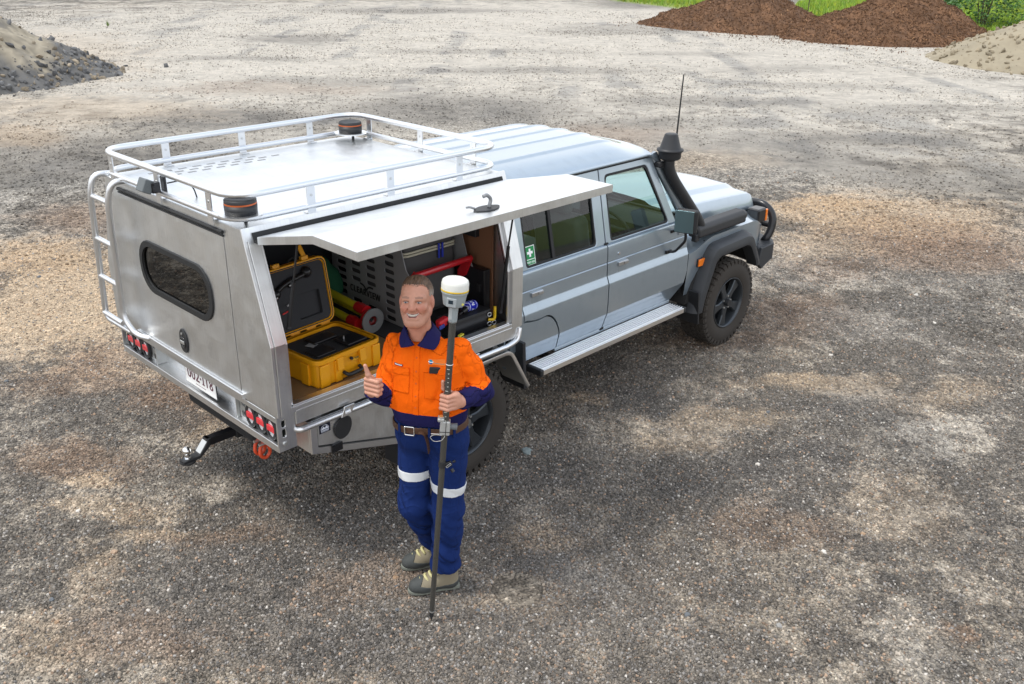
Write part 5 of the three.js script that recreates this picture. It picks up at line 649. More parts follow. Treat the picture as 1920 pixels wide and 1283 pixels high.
  // collar
  const nA = [-0.012, 1.50, -0.026], nD = [-0.010, 0.12, 0.024];
  mesh('collar', nets((x, y, z) => { const t = (y - nA[1]) / nD[1], cx = nA[0] + nD[0] * t, cz = nA[2] + nD[2] * t, rr = Math.hypot(x - cx, (z - cz) * 0.95), r = 0.066 + (1.590 - y) * 0.52, ph = Math.abs(Math.atan2(x - cx, z - cz) + 0.14) * 180 / PI; const low = ph < 42 ? lerp(1.522, 1.490, ph / 42) : ph < 80 ? lerp(1.490, 1.525, (ph - 42) / 38) : lerp(1.525, 1.548, (ph - 80) / 100); const v = (lerp(0, 42, clamp((y - 1.516) / 0.065, 0, 1)) - ph) * 0.0012; return Math.max(Math.abs(rr - r) * 0.88 - 0.0042, low - y, y - 1.594 + 0.018 * sstep(120, 20, ph), v); }, [-0.16, 1.47, -0.15], [0.14, 1.62, 0.13], 0.004), LM.navy, sh);
}
// trousers
const legR1 = cap([-0.062, 0.93, -0.065], [-0.075, 0.54, -0.015], 0.099, 0.078), legR2 = cap([-0.075, 0.54, -0.015], [0.030, 0.10, -0.222], 0.076, 0.066), legL1 = cap([0.118, 0.93, -0.005], [0.106, 0.54, 0.022], 0.104, 0.084), legL2 = cap([0.106, 0.54, 0.022], [0.086, 0.08, -0.004], 0.083, 0.076);
const pants0 = (x, y, z) => { const r = smin(legR1(x, y, z), legR2(x, y, z), 0.03), l = smin(legL1(x, y, z), legL2(x, y, z), 0.03); return smin(smin(r, l, 0.02), pelvis(x, y, z), 0.05); };
const pelvis = un(cap([-0.045, 1.0, -0.035], [0.098, 1.0, -0.005], 0.118), cap([-0.045, 1.09, -0.012], [0.092, 1.09, 0.012], 0.112))(0.04);
const pantsFold = (x, y, z) => 0.010 * (noise3(x * 11, y * 9 + x * 8, z * 11, 511) - 0.5) - 0.020 * (rdg(noise3(x * 8, y * 17 + x * 14 + z * 10, z * 8, 512)) - 0.4) * (0.35 + sstep(0.75, 0.3, y));
const pantsSDF = (x, y, z) => { const d = pants0(x, y, z); if (d > 0.05) return d; const ridge = Math.abs(x - 0.012 - (0.9 - y) * 0.12) < 0.02 && y > 0.8 && z > 0 ? 0.003 : 0; return Math.max(d + pantsFold(x, y, z) - ridge, y - 1.108, (z < -0.13 && x < 0.11 ? 0.185 : 0.142) + 0.12 * (z < -0.13 ? 0 : x - 0.08) - y); };
{
  const tr = mesh('trousers', nets(pantsSDF, [-0.20, 0.06, -0.32], [0.26, 1.13, 0.18], 0.0075), LM.denim, person);
  const band = (f, yc, hw, sl, x0, other) => nets((x, y, z) => Math.max(pantsSDF(x, y, z) - 0.0035, -(pantsSDF(x, y, z) + 0.004), Math.abs(y - yc - (x - x0) * sl) - hw, f(x, y, z) - other(x, y, z)), [-0.20, yc - 0.09, -0.20], [0.25, yc + 0.09, 0.16], 0.005);
  mesh('reflective_band', band(legR1, 0.745, 0.026, 0.0, -0.07, legL1), LM.tape, tr); mesh('reflective_band', band(legL1, 0.690, 0.026, -0.12, 0.1, legR1), LM.tape, tr);
  const bl = mesh('belt', nets((x, y, z) => Math.max(pelvis(x, y, z) - 0.010, -(pelvis(x, y, z) - 0.002), Math.abs(y - 1.062 - 0.05 * (x - 0.02)) - 0.020), [-0.22, 1.02, -0.2], [0.26, 1.11, 0.18], 0.005), LM.leather, person);
  const fz = (x, y) => { let z = 0.3; for (let k = 0; k < 60; k++) { const d = pelvis(x, y, z) - 0.010; if (d < 0.0005) break; z -= Math.max(d * 0.8, 0.0005); } return z; };
  const bx = -0.072, bz = fz(bx, 1.058); mesh('buckle', [pipe([[bx - 0.024, 1.036, bz - 0.002], [bx + 0.024, 1.034, bz + 0.006], [bx + 0.024, 1.080, bz + 0.006], [bx - 0.024, 1.082, bz - 0.002]], 0.0038, 0.006, true, 8)], M.chrome, bl);
  for (const x of [-0.125, 0.03, 0.155]) { const z = fz(x, 1.06); mesh('belt_loop', [box(x, 1.062, z + 0.003, 0.014, 0.06, 0.006, 0.002, [0, x * 3.2, 0])], LM.denim, bl); }
  mesh('belt_tail', [sweep(fillet([[-0.02, 1.062, fz(-0.02, 1.06) + 0.004], [0.008, 1.055, fz(0.008, 1.055) + 0.006], [0.022, 1.0, fz(0.02, 1.03) + 0.006], [0.026, 0.945, fz(0.02, 1.03) + 0.004]], 0.02, false), [[0.002, -0.016], [0.002, 0.016], [-0.002, 0.016], [-0.002, -0.016]])], LM.leather, bl);
}
// boots
function boot(heel, toe, y0) {
  const b = grp('boot', person), dx = toe[0] - heel[0], dz = toe[1] - heel[1]; b.position.set(heel[0], y0, heel[1]); b.rotation.y = Math.atan2(-dz, dx);
  const L = 0.295, out = [[0.0, 0.020], [0.008, 0.036], [0.05, 0.040], [0.11, 0.036], [0.17, 0.046], [0.22, 0.050], [0.265, 0.040], [0.29, 0.015], [0.29, -0.015], [0.265, -0.038], [0.22, -0.048], [0.17, -0.044], [0.11, -0.034], [0.05, -0.037], [0.008, -0.034], [0, -0.02]];
  const solePts = roundPoly(out, 0.02, 3);
  mesh('sole', [extY(solePts, 0.0, 0.026, 0.006)], LM.sole, b);
  const up = un(cap([0.055, 0.05, 0], [0.20, 0.042, 0], 0.038, 0.040), cap([0.20, 0.040, 0], [0.245, 0.036, 0], 0.042, 0.036), cap([0.05, 0.06, 0], [0.055, 0.14, 0], 0.040, 0.046), cap([0.06, 0.115, 0], [0.16, 0.062, 0], 0.036, 0.034))(0.04);
  const f = (x, y, z) => Math.max(up(x, y, z * 0.92), 0.022 - y, y - 0.155);
  const u = mesh('upper', nets(f, [-0.01, 0.01, -0.07], [0.31, 0.17, 0.07], 0.005), LM.bootTan, b);
  mesh('toe_cap', nets((x, y, z) => Math.max(f(x, y, z) - 0.003, 0.222 - 0.35 * (y - 0.03) + 0.25 * Math.abs(z) - x), [0.17, 0.01, -0.07], [0.31, 0.12, 0.07], 0.0045), LM.bootDark, u);
  mesh('side_guard', nets((x, y, z) => Math.max(f(x, y, z) - 0.003, y - 0.046 - 0.02 * Math.abs(x - 0.12) / 0.12), [-0.02, 0.01, -0.07], [0.31, 0.09, 0.07], 0.005), LM.bootDark, u);
  mesh('collar_pad', nets((x, y, z) => Math.max(f(x, y, z) - 0.003, 0.128 - y), [-0.02, 0.11, -0.07], [0.16, 0.17, 0.07], 0.005), LM.bootDark, u);
  for (let k = 0; k < 5; k++) { const x = 0.112 + k * 0.026, y = 0.141 - k * 0.0150; mesh('lace', [pipe([[x - 0.012, y - 0.012, -0.030], [x, y + 0.002, -0.016], [x + 0.003, y + 0.005, 0], [x, y + 0.002, 0.016], [x - 0.012, y - 0.012, 0.030]], 0.0075, 0.008, false, 7)], LM.lace, u); }
  return b;
}
boot([0.160, -0.028], [-0.125, 0.045], 0.0); boot([0.096, -0.245], [-0.180, -0.170], 0.0);
// skin: head, hands and the body under the clothes in one mesh
{
  const geos = [], paint = (g, col) => { const p = g.attributes.position, n = g.index ? g : g, c = new Float32Array(p.count * 3); for (let i = 0; i < p.count; i++) { const q = col(p.getX(i), p.getY(i), p.getZ(i)); c.set(q, i * 3); } g.setAttribute('color', new THREE.BufferAttribute(c, 3)); return g; };
  const SK = [0.56, 0.27, 0.18];
  const HM = new THREE.Matrix4().makeTranslation(-0.026, 1.722, 0.018).multiply(new THREE.Matrix4().makeRotationFromEuler(new THREE.Euler(-0.19, -0.13, 0.03, 'YXZ'))).multiply(new THREE.Matrix4().makeScale(0.98, 0.91, 0.95));
  const cran = ell(0, 0.045, -0.012, 0.076, 0.086, 0.098), face = ell(0, -0.035, 0.028, 0.061, 0.088, 0.070), chin = cap([-0.012, -0.104, 0.066], [0.012, -0.104, 0.066], 0.024), jawL = cap([0.053, -0.055, 0.01], [0.024, -0.10, 0.052], 0.024), jawR = cap([-0.053, -0.055, 0.01], [-0.024, -0.10, 0.052], 0.024);
  const nose = un(cap([0, 0.018, 0.092], [0, -0.022, 0.109], 0.009, 0.0125), cap([-0.012, -0.027, 0.098], [0.012, -0.027, 0.098], 0.0088))(0.012), brow = cap([-0.042, 0.027, 0.070], [0.042, 0.027, 0.070], 0.014), chkL = ell(0.040, -0.022, 0.066, 0.026, 0.022, 0.024), chkR = ell(-0.040, -0.022, 0.066, 0.026, 0.022, 0.024), earL = ell(0.079, -0.004, -0.008, 0.009, 0.032, 0.019), earR = ell(-0.079, -0.004, -0.008, 0.009, 0.032, 0.019), neck = cap([0, -0.06, -0.022], [0.004, -0.21, -0.062], 0.058, 0.062);
  const eyeL = ell(0.032, 0.008, 0.099, 0.017, 0.009, 0.014), eyeR = ell(-0.032, 0.008, 0.099, 0.017, 0.009, 0.014), mouth = un(cap([-0.031, -0.0490, 0.088], [-0.014, -0.0605, 0.098], 0.0035, 0.0072), cap([-0.014, -0.0605, 0.098], [0.014, -0.0605, 0.098], 0.0080), cap([0.014, -0.0605, 0.098], [0.031, -0.0490, 0.088], 0.0072, 0.0035))(0.004), crL = cap([0.019, -0.026, 0.096], [0.038, -0.056, 0.082], 0.0035), crR = cap([-0.019, -0.026, 0.096], [-0.038, -0.056, 0.082], 0.0035), lipD = cap([-0.018, -0.074, 0.086], [0.018, -0.074, 0.086], 0.0085);
  const head = (x, y, z) => { let d = smin(cran(x, y, z), face(x, y, z), 0.04); d = smin(d, chin(x, y, z), 0.03); d = smin(d, Math.min(jawL(x, y, z), jawR(x, y, z)), 0.03); d = smin(d, Math.min(chkL(x, y, z), chkR(x, y, z)), 0.022); d = smin(d, brow(x, y, z), 0.022); d = smax(d, -Math.min(eyeL(x, y, z), eyeR(x, y, z)), 0.012); d = smin(d, nose(x, y, z), 0.012); d = smin(d, lipD(x, y, z), 0.012); d = smin(d, Math.min(earL(x, y, z), earR(x, y, z)), 0.012); d = smin(d, neck(x, y, z), 0.03); d = smax(d, -Math.min(crL(x, y, z), crR(x, y, z)), 0.008); return smax(d, -mouth(x, y, z), 0.004); };
  const hg = nets(head, [-0.10, -0.22, -0.14], [0.10, 0.145, 0.14], 0.0032); paint(hg, (x, y, z) => { const c = [...SK], f = z > 0.03 ? 1 : 0, mix = (t, q) => { for (let k = 0; k < 3; k++) c[k] = lerp(c[k], q[k], t); }; const red = Math.exp(-(Math.pow((Math.abs(x) - 0.042) / 0.022, 2) + Math.pow((y + 0.022) / 0.022, 2))) * f + Math.exp(-(Math.pow(x / 0.014, 2) + Math.pow((y + 0.022) / 0.02, 2))) * f * 0.7 + (Math.abs(x) > 0.072 ? 0.6 : 0) + (y < -0.13 ? 0.4 : 0); mix(red * 0.6, [0.54, 0.165, 0.11]); if (f && mouth(x, y, z) < 0.0055) mix(0.6, [0.50, 0.18, 0.14]); if (f && mouth(x, y, z) < 0.0012) mix(0.9, [0.10, 0.02, 0.02]); if (f && Math.abs(y - 0.036 + Math.abs(Math.abs(x) - 0.034) * 0.12) < 0.0055 && Math.abs(x) > 0.014 && Math.abs(x) < 0.052) mix(0.55, [0.14, 0.085, 0.055]); if (f && Math.abs(y - 0.0155 + Math.abs(Math.abs(x) - 0.031) * 0.16) < 0.0022 && Math.abs(Math.abs(x) - 0.032) < 0.017) mix(0.7, [0.10, 0.05, 0.04]); const st = y < -0.045 && y > -0.115 && z > 0 ? 0.14 : 0; mix(st, [0.36, 0.24, 0.20]); const fr = noise3(x * 90, y * 90, z * 90, 61); for (let k = 0; k < 3; k++) c[k] *= 0.93 + 0.14 * fr; return c; });
  hg.applyMatrix4(HM); geos.push(hg);
  const teeth = sweep(fillet([[-0.028, -0.0490, 0.0825], [-0.014, -0.0578, 0.0912], [0, -0.0596, 0.0935], [0.014, -0.0578, 0.0912], [0.028, -0.0490, 0.0825]], 0.01, false), [[0.0050, -0.002], [0.0050, 0.002], [-0.0046, 0.002], [-0.0046, -0.002]]); teeth.applyMatrix4(HM); paint(teeth, (x, y, z) => { const k = 0.8 + 0.2 * Math.abs(Math.sin(x * 420)); return [0.66 * k, 0.61 * k, 0.53 * k]; }); geos.push(teeth);
  for (const s of [1, -1]) { const e = ball(s * 0.032, 0.0085, 0.0835, 0.009, 1.4, 0.52, 0.75, 14).applyMatrix4(HM); paint(e, () => [0.46, 0.41, 0.38]); geos.push(e); const i = ball(s * 0.032 - 0.001, 0.0085, 0.0885, 0.0056, 1, 0.75, 0.5, 10).applyMatrix4(HM); paint(i, () => [0.06, 0.07, 0.08]); geos.push(i); }
  // hands
  const hand = (fs, wrist, mn, mx) => { const f = un(...fs)(0.006), w = un(...wrist)(0.02), g = nets((x, y, z) => smin(f(x, y, z), w(x, y, z), 0.010), mn, mx, 0.0028); paint(g, (x, y, z) => { const k = 0.95 + 0.1 * noise3(x * 80, y * 80, z * 80, 62); return [0.57 * k, 0.285 * k, 0.195 * k]; }); geos.push(g); };
  { // viewer-left hand: fist with the thumb up
    const c = [-0.222, 1.352, 0.195], fs = [], yy = [0.036, 0.012, -0.012, -0.034], len = [0.94, 1.05, 1.0, 0.84];
    for (let k = 0; k < 4; k++) { const y = c[1] + yy[k], l = len[k], k0 = [c[0] - 0.036, y + 0.003, c[2] + 0.004], p1 = [c[0] - 0.004 + 0.026 * l, y, c[2] + 0.030], p2 = [c[0] + 0.036 * l - 0.002, y - 0.003, c[2] + 0.006], p3 = [c[0] + 0.012, y - 0.004, c[2] - 0.004]; fs.push(cap(k0, p1, 0.0118, 0.0105), cap(p1, p2, 0.0105, 0.0095), cap(p2, p3, 0.0095, 0.0085)); }
    fs.push(cap([c[0] - 0.018, c[1] + 0.030, c[2] + 0.0], [c[0] - 0.024, c[1] + 0.064, c[2] + 0.008], 0.0155, 0.0130), cap([c[0] - 0.024, c[1] + 0.064, c[2] + 0.008], [c[0] - 0.036, c[1] + 0.112, c[2] + 0.010], 0.0125, 0.0092));
    hand(fs, [cap([c[0] - 0.022, c[1] + 0.022, c[2] - 0.020], [c[0] - 0.020, c[1] - 0.026, c[2] - 0.020], 0.027, 0.024), cap([c[0] - 0.020, c[1] - 0.008, c[2] - 0.022], [-0.240, 1.285, 0.12], 0.030, 0.029), cap([-0.240, 1.285, 0.12], [-0.215, 1.24, 0.05], 0.030, 0.034)], [-0.32, 1.21, 0.02], [-0.14, 1.48, 0.26]);
  }
  { // viewer-right hand closed round the pole
    const P = (y) => [0.028 + 0.135 * y / 1.76, y, 0.269 - 0.099 * y / 1.76], fs = [], yy = [1.312, 1.290, 1.268, 1.247];
    for (let k = 0; k < 4; k++) { const q = P(yy[k]), l = [1, 1.06, 1.02, 0.9][k]; const a = (deg, r) => [q[0] + r * Math.cos(deg * PI / 180), q[1] - 0.002 * deg / 90, q[2] + r * Math.sin(deg * PI / 180)]; const k0 = [q[0] + 0.038, q[1] + 0.002, q[2] + 0.010], p1 = a(78, 0.0275), p2 = a(168, 0.0265), p3 = a(168 + 75 * l, 0.0255); fs.push(cap(k0, p1, 0.0118, 0.0108), cap(p1, p2, 0.0106, 0.0098), cap(p2, p3, 0.0096, 0.0085)); }
    const t0 = P(1.305), t1 = P(1.335), t2 = P(1.375); fs.push(cap([t0[0] + 0.022, t0[1], t0[2] - 0.022], [t1[0] - 0.020, t1[1], t1[2] - 0.020], 0.0145, 0.0125), cap([t1[0] - 0.020, t1[1], t1[2] - 0.020], [t2[0] - 0.026, t2[1], t2[2] - 0.008], 0.012, 0.0092));
    const q = P(1.28); hand(fs, [cap([q[0] + 0.042, 1.305, q[2] - 0.004], [q[0] + 0.040, 1.252, q[2] - 0.004], 0.024, 0.021), cap([q[0] + 0.046, 1.275, q[2] - 0.012], [0.190, 1.262, 0.165], 0.029, 0.028), cap([0.190, 1.262, 0.165], [0.24, 1.253, 0.09], 0.029, 0.034)], [0.06, 1.21, 0.06], [0.27, 1.40, 0.27]);
  }
  const core = un(cap([-0.06, 1.36, -0.03], [0.09, 1.36, 0.0], 0.10), cap([-0.04, 1.15, -0.005], [0.09, 1.15, 0.015], 0.10), cap([-0.04, 1.0, -0.03], [0.09, 1.0, 0], 0.09), cap([-0.015, 1.45, -0.03], [-0.018, 1.58, -0.02], 0.055), cap(SH.Rs, SH.Re, 0.05, 0.04), cap(SH.Re, SH.Rw, 0.04, 0.03), cap(SH.Ls, SH.Le, 0.05, 0.04), cap(SH.Le, SH.Lw, 0.04, 0.03), cap([-0.062, 0.93, -0.065], [-0.075, 0.54, -0.015], 0.075, 0.05), cap([-0.075, 0.54, -0.015], [0.03, 0.12, -0.222], 0.05, 0.04), cap([0.118, 0.93, -0.005], [0.106, 0.54, 0.022], 0.075, 0.05), cap([0.106, 0.54, 0.022], [0.10, 0.12, -0.01], 0.05, 0.04))(0.04);
  geos.push(paint(nets(core, [-0.32, 0.06, -0.30], [0.36, 1.62, 0.20], 0.016), () => SK));
  const all = mergeGeometries(geos.map((g) => { const q = g.index ? g.toNonIndexed() : g; q.deleteAttribute('uv'); return q; }));
  const body = new THREE.Mesh(all, LM.skin); body.name = 'body'; body.castShadow = body.receiveShadow = true; person.add(body);
  // hair
  const hs = ell(0, 0.046, -0.018, 0.0795, 0.0885, 0.1015), line = (z, x) => (z > 0.045 ? lerp(0.088, 0.106, sstep(0.045, 0.07, z)) - 0.012 * sstep(0.045, 0.015, Math.abs(x)) : z > 0.0 ? lerp(0.030, 0.088, z / 0.045) : z > -0.03 ? lerp(0.0, 0.030, (z + 0.03) / 0.03) : lerp(-0.075, 0.0, sstep(-0.10, -0.03, z)));
  const hairF = (x, y, z) => { const st = 0.006 * (noise3(x * 120, y * 30 + 4, z * 42, 71) - 0.5) + 0.006 * (noise3(x * 40, y * 24, z * 20, 72) - 0.5); const sb = Math.abs(x) > 0.06 && z > 0.012 && z < 0.034 && y > -0.012 ? -0.03 : 0; return Math.max(hs(x, y, z) + st - 0.0035 * sstep(0.06, 0.12, y), line(z, x) + sb - y + 0.012 * (noise3(x * 70, 3, z * 70, 73) - 0.5)); };
  const hgG = nets(hairF, [-0.10, -0.09, -0.14], [0.10, 0.155, 0.11], 0.0032); paint(hgG, (x, y, z) => { const grey = sstep(0.085, 0.02, y) * sstep(0.045, 0.066, Math.abs(x)), k = 0.5 + 1.0 * noise3(x * 210, y * 40, z * 60, 74), thin = sstep(0.016, 0.0, y - line(z, x)) * (z > 0.03 ? 1 : 0) * noise3(x * 260, 7, z * 70, 76) * 1.2; if (thin > 0.35) return [0.42, 0.22, 0.15]; return [lerp(0.115, 0.40, grey) * k, lerp(0.068, 0.36, grey) * k, lerp(0.040, 0.32, grey) * k]; }); hgG.applyMatrix4(HM);
  const hm = new THREE.Mesh(hgG.toNonIndexed(), LM.hair); hm.name = 'hair'; hm.castShadow = hm.receiveShadow = true; person.add(hm);
}
tag(person, 'smiling person in orange and navy shirt giving a thumbs up and holding a pole', 'person');
// ---------- survey pole ----------
{
  const pole = grp('survey_pole'), A = V(0.028, 0.004, 0.269), B = V(0.163, 1.764, 0.170), ax = V(0, 1, 0), q = new THREE.Quaternion().setFromAxisAngle(ax, -0.802), a = A.clone().applyQuaternion(q).add(V(-0.95, 0, 1.66)), d = B.clone().sub(A).applyQuaternion(q), L = d.length();
  pole.position.copy(a); pole.quaternion.setFromUnitVectors(ax, d.clone().normalize()).multiply(new THREE.Quaternion().setFromAxisAngle(ax, -0.75));
  const weave = texData(128, 128, (i, j) => { const u = (i + j) % 32 < 16, v = (i - j + 128) % 32 < 16, k = u !== v ? 0.070 : 0.022; return [k * 1.05, k, k * 0.88]; }); weave.repeat.set(7, 42);
  const carbon = new THREE.MeshPhysicalMaterial({ map: weave, roughness: 0.42, clearcoat: 0.5, clearcoatRoughness: 0.2 });
  const tubeG = (r, r2, y0, y1) => new THREE.CylinderGeometry(r2, r, y1 - y0, 24, 1).translate(0, (y0 + y1) / 2, 0);
  mesh('lower_tube', tubeG(0.0135, 0.0155, 0.055, 1.13), carbon, pole, true); mesh('upper_tube', tubeG(0.0165, 0.0165, 1.13, L - 0.08), carbon, pole, true);
  mesh('steel_point', [cyl([0, 0, 0], [0, 0.03, 0], 0.002, 0.008, 14), cyl([0, 0.03, 0], [0, 0.06, 0], 0.0115, 0.014, 14)], M.black, pole); mesh('point_collar', [cyl([0, 0.06, 0], [0, 0.066, 0], 0.0158, 0.0158, 20)], M.galv, pole);
  mesh('white_ring', [cyl([0, 1.475, 0], [0, 1.479, 0], 0.0175, 0.0175, 20)], std(0.8, 0.8, 0.78, 0.5), pole);
  for (let k = 0; k < 14; k++) mesh('graduation_mark', [new THREE.CylinderGeometry(0.0169, 0.0169, 0.003, 10, 1, true, -0.15 - (k % 5 === 0 ? 0.5 : 0.1), k % 5 === 0 ? 0.8 : 0.4).translate(0, 1.455 - k * 0.0225, 0)], std(0.7, 0.68, 0.6, 0.6), pole);
  const cb = grp('pole_clamp', pole); mesh('clamp_block', [box(0, 1.145, 0, 0.050, 0.075, 0.050, 0.006), box(-0.022, 1.19, 0.012, 0.034, 0.022, 0.034, 0.008), cyl([-0.022, 1.195, 0.012], [-0.022, 1.206, 0.012], 0.016, 0.016, 18)], std(0.50, 0.51, 0.50, 0.45, 0.6), cb); mesh('bubble_level', [cyl([-0.022, 1.206, 0.012], [-0.022, 1.209, 0.012], 0.011, 0.011, 18)], std(0.55, 0.22, 0.07, 0.2), cb); mesh('clamp_slit', [box(0.004, 1.145, 0.0255, 0.003, 0.075, 0.003, 0), box(0, 1.128, 0.0255, 0.050, 0.003, 0.003, 0)], M.black, cb); mesh('clamp_knob', [cyl([0.025, 1.15, 0], [0.060, 1.15, 0], 0.016, 0.018, 14)], std(0.13, 0.14, 0.15, 0.5), cb); mesh('locking_pin_lanyard', [pipe([[-0.012, 1.11, 0.024], [-0.05, 1.115, 0.03], [-0.072, 1.10, 0.03], [-0.05, 1.075, 0.03], [-0.01, 1.082, 0.026], [0.004, 1.11, 0.024]], 0.0018, 0.02, false, 6), box(-0.045, 1.118, 0.03, 0.04, 0.006, 0.006, 0.002)], M.galv, cb);
  const sb = grp('bipod_strap', pole); mesh('strap', [cyl([0, 0.925, 0], [0, 0.955, 0], 0.0195, 0.0195, 18)], M.black, sb); mesh('strap_clip', [box(0.030, 0.944, 0.004, 0.034, 0.026, 0.02, 0.004, [0, 0, 0.5]), cyl([0.046, 0.918, 0.004], [0.058, 0.905, 0.01], 0.009, 0.009, 10), cyl([0.05, 0.955, 0], [0.062, 0.962, 0], 0.007, 0.007, 10)], M.blackGloss, sb); mesh('clip_loop', [pipe([[0.018, 0.935, 0.017], [0.038, 0.956, 0.018], [0.044, 0.950, 0.018], [0.024, 0.929, 0.017]], 0.0015, 0.003, true, 5)], M.galv, sb);
  // satellite receiver
  const r = grp('receiver', pole), y0 = L - 0.08, lathe = (pts) => new THREE.LatheGeometry(pts.map(([x, y]) => new THREE.Vector2(x, y)), 40).translate(0, y0, 0), grey = std(0.30, 0.335, 0.345, 0.5);
  mesh('mount', [lathe([[0, 0], [0.019, 0], [0.021, 0.01], [0.023, 0.075], [0.026, 0.085], [0, 0.085]])], grey, r); mesh('mount_latch', [box(-0.012, y0 + 0.048, 0.019, 0.014, 0.058, 0.008, 0.002)], std(0.42, 0.44, 0.44, 0.4), r);
  mesh('receiver_body', [lathe([[0, 0.082], [0.040, 0.083], [0.050, 0.09], [0.056, 0.13], [0.0585, 0.143], [0.063, 0.150], [0.064, 0.158], [0, 0.158]])], grey, r); mesh('yellow_band', [lathe([[0.062, 0.158], [0.0648, 0.159], [0.0648, 0.165], [0.062, 0.166]])], std(0.75, 0.50, 0.03, 0.5), r); mesh('dome_cap', [lathe([[0.0638, 0.166], [0.0642, 0.192], [0.060, 0.207], [0.050, 0.214], [0.03, 0.218], [0, 0.2185]])], std(0.74, 0.74, 0.68, 0.42), r);
  const dp = mesh('display_panel', [box(-0.012, y0 + 0.113, 0.050, 0.046, 0.045, 0.012, 0.003, [0.14, -0.24, 0])], std(0.40, 0.43, 0.44, 0.45), r); mesh('screen', [box(-0.0155, y0 + 0.116, 0.0565, 0.022, 0.018, 0.003, 0.001, [0.14, -0.24, 0])], std(0.02, 0.035, 0.05, 0.15), dp); mesh('badge', [ball(0.040, y0 + 0.102, 0.036, 0.006, 1, 1, 0.5, 10)], std(0.70, 0.62, 0.12, 0.5), r);
  tag(pole, 'tall black carbon-fibre survey pole topped by a white and grey satellite receiver', 'survey pole');
}
